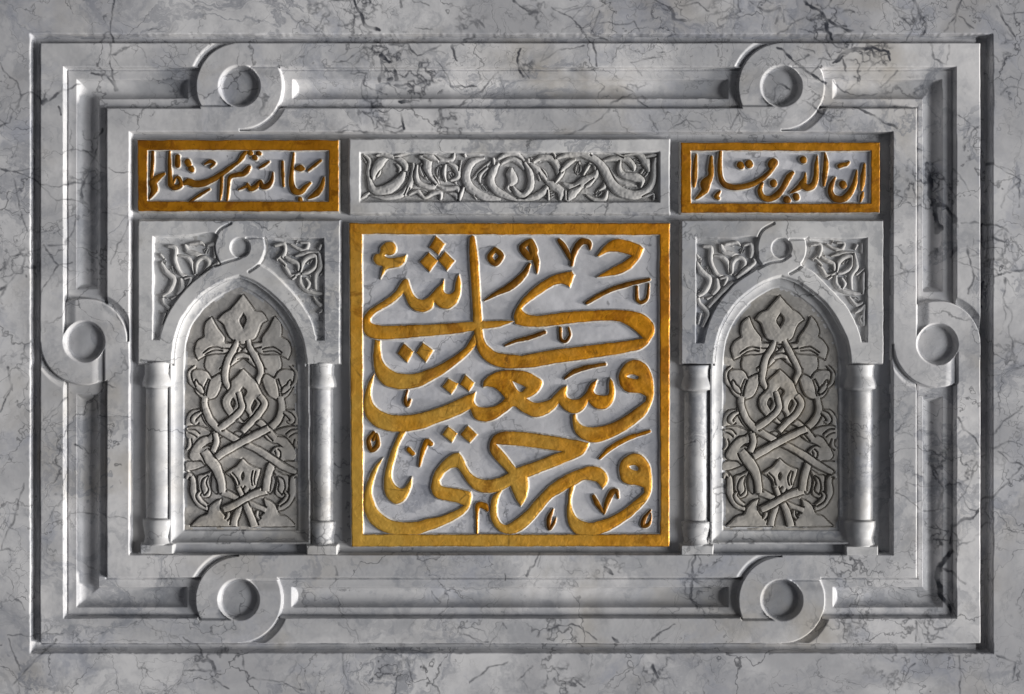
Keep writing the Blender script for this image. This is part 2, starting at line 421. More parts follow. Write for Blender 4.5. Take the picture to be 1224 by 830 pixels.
# ================================================================ the wall round the panel
WH = (36.0, 40.5, 1187.0, 781.0)           # opening in the wall slabs
def build_wall():
    X, Y = np.meshgrid(np.concatenate([np.arange(-905, -110, 15), np.arange(-110, 1334, 1), np.arange(1334, 2135, 15)]).astype(F),
                       np.concatenate([np.arange(-690, -90, 15), np.arange(-90, 920, 1), np.arange(920, 1526, 15)]).astype(F))
    sd = rect_sd(X, Y, *WH) + 0.35 * fnoise(X, Y, 22, 3) + 0.25 * vnoise(X, Y, 4, 9)
    H = -12.5 * ss(sd, -0.2, 2.6) + 0.25 * fnoise(X, Y, 90, 5)
    msk = cells_mean(rect_sd(X, Y, *WH)) < 5.0
    H = H - 12.0 * ss(X, 1168, 1176) * ss(sd, 0, 2.6)
    o = field('wall', X, Y, H, msk, M_WALL, None, {'vein': vein_field(X, Y)})
    o["kind"] = "structure"
build_wall()

# ================================================================ interlaced frame
R1, R1i = (46, 49.5, 1174, 771), (75, 79, 1144, 740)
R2, R2i = (126, 128, 1097.5, 692), (154, 157, 1068, 664)
RC, RCi = (90, 94, 1128, 727), (116, 117, 1105, 703)
KNOTS = [(286, 103, 'h'), (934, 103, 'h'), (285, 717, 'h'), (934.5, 717.5, 'h'), (100.3, 408.5, 'v'), (1120.5, 411.5, 'v')]

c = 1   # marks a sharp corner in an outline
N1 = (150, 255, 4.15); N3 = (800, 255, 4.15)
op_l = [(204, 649, c), (204, 540, c), (204.2, 436)] + laid(N1, [(235,640),(253,572),(280,510),(350,420),(430,360),(510,320),(563,304,c),(640,335),(720,390),(790,460),(850,550),(885,640)]) + [(367, 436), (367.5, 540, c), (368, 649, c)]
op_r = [(852, 649, c), (852, 540, c), (852.4, 436)] + laid(N3, [(224,680),(240,600),(275,520),(340,430),(420,365),(500,322),(560,306,c),(640,335),(720,390),(790,455),(850,545),(890,640)]) + [(1018, 436), (1018.5, 540, c), (1019, 649, c)]

def build_frame():
    root = thing('carved_frame', 'veined grey marble frame of two interlaced bands looping round six sunken discs', 'frame', 612, 786)
    X, Y = axes(32, 36, 1191, 785, 0.8)
    jx = 0.22 * fnoise(X, Y, 34, 11) + 0.10 * vnoise(X, Y, 6, 12)
    sd = lambda r: rect_sd(X, Y, *r) + jx
    H = np.full(X.shape, -12.5, F) + 0.3 * fnoise(X, Y, 30, 14)
    H = H - 12.0 * ss(X, 1168, 1176)                      # the joint gapes on the right
    und = 0.28 * fnoise(X, Y, 70, 15)
    lerp = lambda a, b, t: a + (b - a) * t
    H = lerp(H, und, ss(sd(R1), 0, 2.4))
    H = lerp(H, -8.0 + und, ss(sd(R1i), 0.2, 3.4))
    ch = np.minimum(sd(RC), -rect_sd(X, Y, *RCi) + jx)
    prof = 10.0 * np.sqrt(np.clip(1 - (1 - np.clip(ch / 11.0, 0, 1)) ** 2, 0, 1))
    endl = np.full(X.shape, 99.0, F)
    loc = []
    for cx, cy, t in KNOTS:
        u, v = ((X - cx), (Y - cy)) if t == 'h' else (-(Y - cy), (X - cx))
        loc.append((u, v))
        near = np.abs(v) < 40
        endl = np.where(near, np.minimum(endl, np.abs(u) - 62.5), endl)
    prof = np.minimum(prof, np.clip(endl, 0, None) * 1.5)
    H = H - prof * ss(sd(R1i), 1, 4)
    H = lerp(H, und, ss(sd(R2), -0.6, 2.2))
    H = lerp(H, np.full(X.shape, -13.0, F), ss(sd(R2i), 0.0, 3.0))
    for d in (sd(R1) + 0.6, sd(R1i) - 3.6, sd(R2) + 0.6, sd(R2i) - 3.4):
        H = H - 2.2 * np.exp(-(d / 0.75) ** 2)
    lab = np.zeros(X.shape, np.int8)          # 0 groove, 1 outer band, 2 channel, 3 inner band, 4 recess edge, 10+ knots, 20+ dishes
    lab[sd(R1) > -0.4] = 1; lab[sd(R1i) > 0.2] = 2; lab[sd(R2) > -0.4] = 3; lab[sd(R2i) > 2.6] = 4
    for i, (u, v) in enumerate(loc):
        m = (np.abs(u) < 66) & (np.abs(v) < 60)
        uu, vv, h, j = u[m], v[m], H[m].copy(), jx[m]
        r = np.hypot(uu, vv) + j
        # the bands that pass under the loop dip as they reach it
        dip = (uu * vv > 0) & (np.abs(vv) > 23) & (np.abs(vv) < 53.3)
        h = np.where(dip, h - 6.5 * np.clip(1 - (r - 53) / 8.0, 0, 1), h)
        ring = np.where(r < 54, 1, 0)
        base = np.full(r.shape, -8.0, F)
        base = np.where(dip, h, base)
        # sunken disc inside the loop
        cone = -10.5 * ss(25.6 - r, 0.0, 5.0)
        disc = cone + 3.0 * np.clip(1 - (r / 20.0) ** 2, 0, 1)
        isA = (vv < -23) | ((uu < 0) & (vv < 23))
        edge = ss(53.4 - r, 0.0, 2.3)
        free = np.where(isA, uu < 0, uu > 0)                    # outer rim of the loop, not the straight run
        a = np.where(free, edge, 1.0)
        hA = np.where(uu < 0, -3.0 * ss(vv, 9, 23), 0.0)
        hB = np.where(uu > 0, -3.0 * ss(-vv, 9, 23), 0.0)
        hs = np.where(isA, hA, hB) + und[m]
        seam = np.where(uu > 0, vv + 23.4, vv - 23.4)
        hs = hs - 3.0 * np.exp(-(seam / 0.9) ** 2) * ss(r, 25, 27)
        hk = np.where(free, lerp(np.where(r < 53.4, base, h), hs, a), hs)
        hk = np.where(r < 25.8, np.minimum(disc, 0) + und[m] * 0.3 + np.where(r > 23, hs - und[m], 0) * 0, hk)
        inside = (r < 53.6) & (np.abs(vv) < 51.6)
        H[m] = np.where(inside, hk, h)
        l = lab[m]
        l[inside & (r < 53.0)] = 10 + i
        l[r < 21] = 20 + i
        lab[m] = l
    lc = lab[:-1, :-1]
    vn = vein_field(X, Y)
    H += 0.03 * vnoise(X, Y, 3, 17)
    for code, nm, lb in ((0, 'edge_groove', None), (1, 'outer_band', None), (2, 'channel', None), (3, 'inner_band', None)):
        field(nm, X, Y, H, lc == code, M_FRAME, root, {'vein': vn}, lb)
    for i in range(len(KNOTS)):
        kx = field('knot', X, Y, H, lc == 10 + i, M_FRAME, root, {'vein': vn})
        field('disc', X, Y, H, lc == 20 + i, M_FRAME, kx, {'vein': vn})
    X, Y = axes(152, 154, 1070, 668, 2.0)
    hole = np.maximum(cells(poly_sdf(spline(op_l, True), X, Y)), cells(poly_sdf(spline(op_r, True), X, Y)))
    field('backing', X, Y, -13.3 + 0.3 * fnoise(X, Y, 40, 19), hole < 4.0, M_FIELD, root)
build_frame()

# ================================================================ raised letters and borders
def outline_part(name, parent, pts, top, ground, mat, holes=(), seed=0, step=0.5, slope=2.6, rough=0.45, label=None, is_stroke=False, pillow=0.0):
    if is_stroke:
        P, W = spline(pts, False)
        x0, y0 = (P - W[:, None]).min(0) - slope - 2; x1, y1 = (P + W[:, None]).max(0) + slope + 2
    else:
        P = spline(pts, True)
        x0, y0 = P.min(0) - slope - 2; x1, y1 = P.max(0) + slope + 2
    X, Y = axes(x0, y0, x1, y1, step)
    sd = stroke_sdf(P, W, X, Y) if is_stroke else poly_sdf(P, X, Y)
    for hp in holes:
        sd = np.minimum(sd, -poly_sdf(spline(hp, True), X, Y))
    sd = sd - 0.05 + rough * (0.6 * fnoise(X, Y, 9, 20) + 0.4 * vnoise(X, Y, 3, 24))
    topn = top + 0.10 * (seed % 7) / 7 + 0.18 * fnoise(X, Y, 20, 30 + seed) + 0.05 * vnoise(X, Y, 2.5, 31)
    topn = topn + 0.5 * (ss(sd, 0, 3.0) - 1)
    H = (ground - 0.8) + (topn - ground + 0.8) * np.clip((sd + slope) / (slope + 0.1), 0, 1)
    g = ss(sd, -0.9, 0.3)
    return field(name, X, Y, H, cells(sd) > -slope - 0.3, mat, parent, {'gild': g, 'rim': ss(sd, -0.4, 1.5)}, label)

def border_part(name, parent, outer, inner, top, ground, floor, mat, step=0.8, seed=0, slope_in=2.6):
    """flat border between two rectangles, falling to the ground inside and to the floor outside"""
    x0, y0 = np.min(outer, 0) - 5; x1, y1 = np.max(outer, 0) + 5
    X, Y = axes(x0, y0, x1, y1, step)
    j = 0.3 * fnoise(X, Y, 24, 33 + seed) + 0.25 * vnoise(X, Y, 5, 35 + seed)
    so = poly_sdf(np.array(outer, float), X, Y) + j
    si = -poly_sdf(np.array(inner, float), X, Y) + j
    topn = top + 0.18 * fnoise(X, Y, 24, 36) + 0.04 * vnoise(X, Y, 2.5, 31)
    H = floor - 0.8 + (topn - floor + 0.8) * ss(so, -2.6, 0.2)
    H = np.where(si < 0.3, (ground - 0.8) + (topn - ground + 0.8) * ss(si, -slope_in, 0.2), H)
    g = ss(np.minimum(so, si), -0.9, 0.3)
    msk = (cells(so) > -2.9) & (cells(si) > -slope_in - 0.3)
    return field(name, X, Y, H, msk, mat, parent, {'gild': g, 'rim': ss(np.minimum(so, si), -0.2, 1.6)})

def ground_part(name, parent, x0, y0, x1, y1, h, mat, step=1.0, seed=0):
    X, Y = axes(x0, y0, x1, y1, step)
    H = h + 0.20 * fnoise(X, Y, 30, 70 + seed) + 0.05 * vnoise(X, Y, 4, 72 + seed)
    return field(name, X, Y, H, np.ones((X.shape[0] - 1, X.shape[1] - 1), bool), mat, parent)

def ellipse(cx, cy, rx, ry, n=12):
    return [(cx + rx * math.cos(2 * math.pi * i / n), cy + ry * math.sin(2 * math.pi * i / n)) for i in range(n)]

c = 1   # marks a sharp corner in an outline
G = (410, 260, 4.15); K1 = (520, 430, 8.3); K2 = (650, 420, 6.917); K3 = (500, 500, 5.533); K4 = (580, 510, 5.929); K5 = (660, 520, 6.385)

def dx(pts, ox=0, oy=0): return [(p[0] + ox, p[1] + oy) + tuple(p[2:]) for p in pts]

def build_gold_panel():
    root = thing('calligraphy_panel', 'large square panel of raised gold calligraphy inside a plain gold border', 'panel', 610, 655)
    TOP, GR = -2.5, -5.7
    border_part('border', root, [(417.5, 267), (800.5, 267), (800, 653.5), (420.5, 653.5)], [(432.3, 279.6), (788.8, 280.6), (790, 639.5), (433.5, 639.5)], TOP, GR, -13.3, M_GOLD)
    ground_part('ground', root, 428, 276, 794, 644, GR, M_GROUND)
    L = []
    # seen and yeh, top left
    L.append(('letter', laid(G, [(575,283,c),(583,330),(577,390),(557,430),(522,452),(485,447),(462,430),(452,418,c),(438,450),(398,468),(355,460),(325,430),(310,395),(300,372,c),(262,410),(215,440),(165,470),(138,495),(133,518),(150,530),(200,538),(350,535),(500,528),(640,518),(760,513),(850,515,c),(760,545),(690,553),(560,575),(400,590),(260,602),(170,603),(120,588),(100,555),(97,515),(115,475),(160,438),(215,405),(262,365),(285,328),(300,310),(318,308),(328,335),(342,370),(362,397),(388,408),(418,400),(445,372),(465,350),(487,330),(500,308,c),(500,335),(497,362),(510,378),(535,378),(553,360),(558,325),(565,300)]), ()))
    # kaf and lam
    L.append(('letter', laid(G, [(628,105),(640,88,c),(652,95),(668,210),(680,380),(688,500),(692,580),(708,625),(745,660),(790,677),(850,682),(890,685),(1030,660),(1230,635),(1430,610),(1492,600,c),(1455,565),(1410,535),(1370,516),(1270,512),(1130,525),(980,542),(900,540),(855,528,c),(848,490),(862,448),(900,395),(960,340),(1030,295),(1090,275),(1135,268,c),(1147,285,c),(1125,345,c),(1090,330),(1050,335),(990,370),(930,410),(888,450),(890,462),(920,482),(980,487),(1130,468),(1270,462),(1370,460),(1430,465),(1490,482),(1535,520),(1545,560),(1530,600),(1490,645),(1430,665),(1280,692),(1080,720),(930,745),(830,750),(790,747),(730,725),(690,695),(668,655),(655,600),(645,500),(637,350),(628,200)]), ()))
    # upper bowl on the left
    L.append(('letter', laid(G, [(157,608,c),(182,612,c),(183,650),(195,710),(235,757),(305,778),(380,770),(460,740),(540,697),(605,648),(640,595),(655,570,c),(668,620,c),(640,655),(580,712),(500,772),(440,808),(380,838),(300,853),(230,842),(185,815),(160,770),(150,700)]), ()))
    # bowl, ain and seen
    P = laid(G, [(155,775,c),(137,850),(137,890),(152,930),(190,963),(260,983),(350,978)])
    P += laid(K1, [(0,490),(200,410),(400,325,c),(383,400),(400,445),(430,470),(500,478),(600,460),(660,425),(692,385,c),(640,320),(580,280),(520,265),(478,270,c),(485,220),(540,160),(640,115),(780,105),(900,120),(1000,170),(1060,215),(1040,290),(980,350),(905,385,c),(940,410),(1000,432),(1070,425)])
    P += laid(K2, [(60,395),(110,345),(150,305),(188,290,c),(186,320),(182,350),(195,385),(240,402),(290,395),(340,360),(370,310),(400,260),(440,240,c),(425,285),(412,325),(430,355),(480,367),(530,362),(542,330),(540,270),(550,225,c),(575,260),(585,320),(580,390),(545,450),(500,478),(440,475),(395,445),(368,410,c),(350,450),(310,495),(250,515),(190,495),(140,450),(125,428,c),(90,475)])
    P += laid(K1, [(1100,545),(1020,570),(950,560),(870,520),(780,465),(700,520),(600,585),(500,615),(430,605),(385,570),(350,490,c),(250,540),(100,600)])
    P += laid(G, [(456,1023),(400,1047),(310,1063),(240,1062),(170,1042),(122,1000),(103,950),(105,890),(122,830),(140,795)])
    L.append(('letter', P, (laid(K1, [(765,212,c),(850,248),(908,278,c),(850,322),(800,280)]),)))
    # upper waw
    L.append(('letter', laid(K2, [(620,215),(640,150),(690,95),(760,75),(830,100),(880,165),(905,250),(910,350),(890,430),(850,510),(780,580),(680,650),(560,715),(460,752),(380,750),(310,720),(260,670),(240,600),(238,530),(262,520,c),(270,560),(310,610),(370,630),(460,625),(570,595),(690,530),(790,455),(845,418,c),(853,375,c),(800,348),(750,345),(690,335),(640,290)]),
              (laid(K2, [(685,208),(730,190),(785,210),(770,232),(720,226)]),)))
    # lower waw
    L.append(('letter', laid(K5, [(513,265),(530,200),(580,160),(640,143),(700,170),(745,240),(760,330),(755,430),(715,510),(640,590),(540,670),(440,730),(340,768),(250,778),(180,755),(130,690),(113,600),(122,500),(135,395,c),(178,368,c),(150,450),(145,530),(165,600),(210,650),(290,672),(400,645),(520,590),(640,500),(708,440,c),(700,405,c),(640,385),(580,378),(530,345)]),
              (laid(K5, [(590,240),(635,232),(662,255),(650,277),(605,265)]),)))
    # ha, meem, teh and yeh along the bottom
    P = laid(K4, [(735,118,c),(715,165),(680,205),(600,242),(450,302),(300,362,c),(302,440),(285,515),(252,566,c),(225,525),(195,465),(178,425,c),(120,450),(70,468)])
    P += laid(K3, [(442,494),(380,478),(330,430),(290,370),(255,328),(215,332),(170,365),(138,415,c),(150,448),(200,460),(280,475),(345,490,c),(352,530),(325,605),(260,660),(150,715),(60,748)])
    P += dx(laid(G, [(373,742),(280,744),(200,730),(140,690),(107,630),(103,560),(122,480),(160,402),(197,365,c),(165,430),(142,510),(147,570),(177,630),(232,670),(300,685),(373,680)]), 0, 830 / 4.15)
    P += laid(K3, [(60,668),(150,650),(260,605),(303,578,c),(250,558),(150,540),(105,515),(85,470),(90,420),(112,355),(160,290),(225,240),(268,232,c),(295,270),(325,335),(375,390),(440,410),(520,400),(590,370)])
    P += laid(K4, [(165,330,c),(100,262),(38,185),(33,130),(58,72),(110,42),(190,37),(320,47),(450,65),(620,95)])
    L.append(('letter', P, (laid(K4, [(75,125,c),(210,135),(350,150),(550,178,c),(440,217),(330,260),(218,297,c),(150,212)]),)))
    # ra
    P = laid(K4, [(165,425,c),(120,450),(85,530),(82,620),(105,680),(150,700),(210,665),(290,600),(380,500),(470,412),(580,342),(680,302)])
    P += laid(K5, [(300,240),(375,258),(422,318),(415,375),(385,412,c),(345,365),(300,350),(240,347),(190,375),(130,405),(70,440),(0,480)])
    P += laid(K4, [(410,580),(330,675),(250,740),(180,762),(115,748),(60,700),(35,620),(40,540),(70,478)])
    L.append(('letter', P, ()))
    # tall curved letter lower left
    L.append(('letter', laid(G, [(280,1065,c),(312,1062,c),(280,1120),(260,1180),(240,1260),(245,1310),(270,1340),(300,1345),(325,1315),(340,1290,c),(335,1340),(305,1400),(265,1422),(230,1405),(205,1360),(205,1290),(225,1200),(250,1130)]), ()))
    # hamza and vowel marks
    L.append(('hamza', laid(G, [(180,178),(190,145),(220,122),(250,125),(263,152),(252,178),(230,186),(212,182),(205,192),(230,202),(280,197),(312,187,c),(303,220),(278,243),(240,250),(212,262),(185,303,c),(192,265),(196,243),(165,232),(150,205),(160,182)]), ()))
    L.append(('vowel_mark', laid(G, [(1260,190,c),(1300,140),(1345,110),(1400,112),(1470,135),(1490,155,c),(1470,200),(1420,255),(1350,285),(1260,295,c),(1330,255),(1400,215),(1435,190,c),(1390,175),(1320,170),(1270,192)]), ()))
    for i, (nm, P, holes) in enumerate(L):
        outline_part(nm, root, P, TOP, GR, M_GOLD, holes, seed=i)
    dots = [(G, [(460,92),(503,132),(472,185),(428,148)]), (G, [(425,175),(468,215),(428,268),(380,220)]), (G, [(505,170),(552,215),(515,262),(472,212)]),
            (G, [(300,627),(350,665),(318,718),(270,675)]), (G, [(395,622),(445,660),(410,718),(362,672)]),
            (K1, [(130,190),(225,240),(160,345),(75,270)]), (K1, [(300,155),(390,230),(335,315),(245,245)]),
            (K1, [(130,665),(215,735),(165,820),(70,745)]), (K1, [(325,660),(415,745),(345,825),(250,745)])]
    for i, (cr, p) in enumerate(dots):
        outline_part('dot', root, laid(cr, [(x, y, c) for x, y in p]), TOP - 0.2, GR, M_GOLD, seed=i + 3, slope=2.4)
    S = [  # vowel strokes (x, y, half width) read off the enlargements
        (G, [(922,120,14),(890,150,18),(925,195,20),(950,165,18),(930,122,18),(945,175,20),(960,225,16),(962,275,5)]),
        (G, [(702,412,4),(760,378,12),(820,348,20),(870,310,20),(905,270,15),(925,232,8)]),
        (G, [(1072,112,10),(1100,150,16),(1135,215,10)]), (G, [(1135,235,8),(1150,165,16),(1185,120,20),(1220,125,16),(1226,155,6)]),
        (G, [(1210,425,9),(1300,372,13),(1400,335,13),(1520,308,9)]), (G, [(1458,345,8),(1460,405,9),(1480,422,9),(1510,400,8),(1518,330,6)]),
        (G, [(805,635,4),(860,612,10),(930,595,12),(1000,570,9)]), (G, [(1078,550,8),(1082,605,10),(1105,615,10),(1126,585,9),(1120,550,6)]),
        (G, [(1102,798,6),(1150,765,13),(1210,745,12),(1300,728,9)]),
        (G, [(318,858,6),(308,905,10),(318,930,14),(334,905,6)]),
        (G, [(755,160,14),(785,190,17),(755,228,16),(728,195,16),(755,160,14)]),
        (G, [(150,1070,10),(125,1110,12),(140,1155,14),(170,1130,14),(165,1080,10),(150,1105,8)]),
        (G, [(325,1152,14),(345,1172,12)]), (G, [(378,1235,4),(395,1160,12),(415,1115,16),(435,1125,13)]),
        (G, [(664,1570,5),(664,1470,8),(672,1430,16),(705,1435,20),(715,1455,8)]),
        (G, [(1275,1195,8),(1330,1145,13),(1420,1095,13),(1522,1062,8)]),
        (K5, [(318,470,14),(345,525,22),(388,590,10)]), (K5, [(398,605,6),(420,520,22),(460,440,26),(490,430,20),(505,480,10)]),
        (K5, [(752,580,8),(705,640,18),(695,695,18),(735,690,16),(757,640,8),(755,600,5)]),
        (K4, [(480,590,7),(452,660,18),(455,725,16),(485,690,12),(502,650,5)]),
    ]
    for i, (cr, p) in enumerate(S):
        outline_part('vowel_mark', root, [(a, b, w * 0.85) for a, b, w in lay(cr, p)], TOP - 0.6, GR, M_TARNISH if i not in (12, 13, 14, 15) else M_GOLD_DARK, seed=i, slope=2.2, is_stroke=True)
build_gold_panel()

# ================================================================ two inscription plaques
P1 = (155, 160, 8.3); P2 = (285, 160, 8.3); P3 = (805, 160, 8.3); P4 = (935, 160, 8.3)

def plaque(root, outer, inner, strokes, ground_rect):
    TOP, GR = -2.3, -6.0
    border_part('border', root, outer, inner, TOP, GR, -13.3, M_GOLD_DARK, step=0.6, seed=4)
    ground_part('ground', root, *ground_rect, GR, M_GROUND, seed=5)
    for i, (nm, cr, p) in enumerate(strokes):
        outline_part(nm, root, lay(cr, p), TOP - 0.2 - 0.12 * (i % 4), GR, M_TARNISH, seed=i, step=0.4, slope=2.2, rough=0.35, is_stroke=True)

LEFT_STROKES = [
    ('letter', P1, [(224,180,14),(220,300,16),(208,430,18)]),
    ('letter', P1, [(335,395,14),(280,430,28),(225,480,40),(238,550,34),(190,640,8)]),
    ('letter', P1, [(390,172,12),(390,300,16),(395,420,22),(405,500,30),(440,530,28),(500,505,26),(485,440,16),(455,430,12),(430,480,12)]),
    ('letter', P1, [(530,495,14),(575,475,34),(640,495,36),(720,490,32),(800,460,28),(890,410,26),(980,345,22),(1090,265,14),(1130,225,10)]),
    ('dot', P1, [(470,225,24),(470,310,26)]), ('dot', P1, [(568,275,30),(580,300,28)]), ('dot', P1, [(605,345,30),(615,360,22)]),
    ('vowel_mark', P1, [(740,300,8),(790,272,18),(835,290,16),(800,325,12)]),
    ('vowel_mark', P1, [(590,675,10),(690,605,16),(785,550,12)]),
    ('letter', P1, [(910,425,14),(905,540,16),(893,655,8)]),
    ('letter', P1, [(962,662,10),(975,530,16),(990,430,20),(1060,405,22),(1120,395,26),(1160,360,28),(1185,325,16)]),
    ('letter', P2, [(-20,300,10),(30,225,22),(75,175,20)]), ('dot', P2, [(112,182,28),(118,190,26)]), ('dot', P2, [(158,232,28),(165,238,24)]), ('dot', P2, [(195,190,28),(205,195,22)]),
    ('vowel_mark', P2, [(205,335,10),(250,310,15),(298,275,10)]),
    ('letter', P2, [(85,500,14),(115,545,24),(165,525,26),(212,470,14),(235,520,26),(285,515,26),(325,465,20),(338,385,8)]),
    ('letter', P2, [(0,550,10),(70,520,14)]),
    ('letter', P2, [(432,275,12),(436,400,18),(442,515,10)]),
    ('letter', P2, [(545,188,8),(530,330,18),(522,470,24),(550,560,32),(610,575,28),(665,525,22),(708,488,12)]),
    ('dot', P2, [(575,345,18),(610,340,34),(640,345,16)]),
    ('vowel_mark', P2, [(690,362,8),(760,305,18),(815,262,10)]),
    ('letter', P2, [(845,432,8),(822,520,24),(770,590,30),(690,640,10)]),
    ('dot', P2, [(608,645,22),(612,665,22)]),
]
RIGHT_STROKES = [
    ('letter', P3, [(228,205,8),(218,320,24),(212,430,26),(208,520,12)]),
    ('letter', P3, [(380,228,12),(374,330,26),(372,420,26),(322,490,50),(315,560,34),(228,642,8)]),
    ('letter', P3, [(472,160,16),(462,300,20),(470,420,24),(500,490,28),(570,525,28),(680,525,28),(790,495,26),(890,440,24),(970,365,20),(1005,310,22)]),
    ('dot', P3, [(668,308,36),(674,316,34)]), ('dot', P3, [(752,295,38),(758,305,36)]),
    ('vowel_mark', P3, [(462,570,10),(430,620,22),(450,640,16)]),
    ('letter', P3, [(985,300,46),(998,285,44)]),
    ('letter', P3, [(885,490,14),(862,560,24),(890,625,28),(960,645,30),(1030,610,30),(1080,550,28),(1120,480,30),(1150,425,28),(1185,385,18)]),
    ('dot', P3, [(995,485,34),(1000,495,32)]),
    ('dot', P4, [(50,650,36),(58,656,34)]), ('dot', P4, [(142,622,34),(146,632,32)]),
    ('letter', P4, [(85,585,8),(150,545,20),(205,500,38),(228,440,18),(234,390,8)]),
    ('letter', P4, [(210,510,34),(260,535,32),(315,505,30),(340,420,26),(345,300,20),(352,215,6)]),
    ('dot', P4, [(212,252,34),(216,262,32)]),
    ('letter', P4, [(430,190,8),(440,290,26),(428,400,26),(418,510,14)]),
    ('vowel_mark', P4, [(575,318,22),(600,308,24),(640,300,18),(668,280,10)]),
    ('letter', P4, [(530,435,8),(495,500,22),(485,580,28),(530,640,32),(610,645,32),(680,580,30),(725,480,24),(745,365,8)]),
    ('dot', P4, [(606,500,36),(612,510,34)]),
    ('letter', P4, [(822,300,10),(808,420,26),(800,500,22),(790,560,8)]), ('letter', P4, [(806,580,8),(796,620,18),(782,672,8)]),
]
pl = thing('inscription_plaque', 'gold bordered plaque with the more crowded script and thinner strokes', 'plaque', 285, 252, group='gold bordered inscription plaques')
plaque(pl, [(164, 167.5), (404.2, 167.5), (404.2, 252.3), (164.5, 252.3)], [(175, 179), (393.2, 179.5), (393, 241.5), (175, 240.8)], LEFT_STROKES, (171, 175, 398, 246))
pr = thing('inscription_plaque', 'gold bordered plaque with sparser script in bolder strokes and rounder dots', 'plaque', 935, 254, group='gold bordered inscription plaques')
plaque(pr, [(814.5, 170.5), (1052, 170.5), (1052, 254), (814.5, 254)], [(825.5, 179.8), (1042, 180), (1042, 243.5), (826, 243.5)], RIGHT_STROKES, (821, 175, 1047, 248))

# ================================================================ carved scrollwork
def carve(X, Y, ground, items, moat=1.8, cutd=0.6, pillow=1.0):
    """items in order, each laid over the earlier ones with a cut groove round it: (kind, points, top height[, holes])"""
    H = ground.copy()
    for it in items:
        kind, pts, top = it[0], it[1], it[2]
        if kind == 'S':
            P, W = spline(pts, False)
            lo, hi = (P - W[:, None]).min(0) - 6, (P + W[:, None]).max(0) + 6
        else:
            P = spline(pts, True)
            lo, hi = P.min(0) - 6, P.max(0) + 6
        ix = (X[0] > lo[0]) & (X[0] < hi[0]); iy = (Y[:, 0] > lo[1]) & (Y[:, 0] < hi[1])
        if not ix.any() or not iy.any(): continue
        sl = np.ix_(iy, ix)
        x, y = X[sl], Y[sl]
        end = None
        if kind == 'S':
            sd, end = stroke_sdf(P, W, x, y, True)
        else:
            sd = poly_sdf(P, x, y)
        sd = sd + 0.35 * fnoise(x, y, 7, 80)
        for hp in (it[3] if len(it) > 3 else ()):
            sd = np.minimum(sd, -poly_sdf(spline(hp, True), x, y))
        h, g = H[sl], ground[sl]
        cut = ss(sd, -moat - 1.4, -0.8)
        if end is not None: cut = np.where(end, 0, cut); sd = np.where(end, -9, sd)
        h = np.minimum(h, h + (g - cutd - h) * cut)               # groove cut round the new piece
        body = top + pillow * (0.9 * (ss(sd, 0, 3.5) - 1) if kind == 'S' else 1.1 * (ss(sd, 0, 6) - 1))
        H[sl] = np.where(sd > -1.2, h + (body - h) * ss(sd, -1.2, 0.6), h)
    return H

def taper(p, f=0.45):
    return [(p[0][0], p[0][1], p[0][2] * f)] + list(p[1:-1]) + [(p[-1][0], p[-1][1], p[-1][2] * f)]

def leaf(x, y, deg, L, w, bend=0.15):
    """small pointed leaf: base at (x, y), tip L away"""
    a = R(deg); ux, uy = math.cos(a), -math.sin(a); vx, vy = -uy, ux
    q = lambda t, s_: (x + ux * L * t + vx * (s_ * w + bend * L * 4 * t * (1 - t) * 0.25), y + uy * L * t + vy * (s_ * w + bend * L * 4 * t * (1 - t) * 0.25))
    blade = [q(0, 0) + (1,), q(0.22, .42), q(0.5, .5), q(0.78, .26), q(1, 0) + (1,), q(0.78, -.26), q(0.5, -.5), q(0.22, -.42)]
    return blade, [q(0.12, 0), q(0.45, 0), q(0.8, 0)]

def leaf_items(specs, top, off=(0, 0)):
    out = []
    for x, y, d, L, w in specs:
        b, rib = leaf(x + off[0], y + off[1], d, L, w)
        out.append(('P', b, top))
        out.append(('S', [(rib[0][0], rib[0][1], .5), (rib[1][0], rib[1][1], .55), (rib[2][0], rib[2][1], .25)], top - 1.3))
    return out

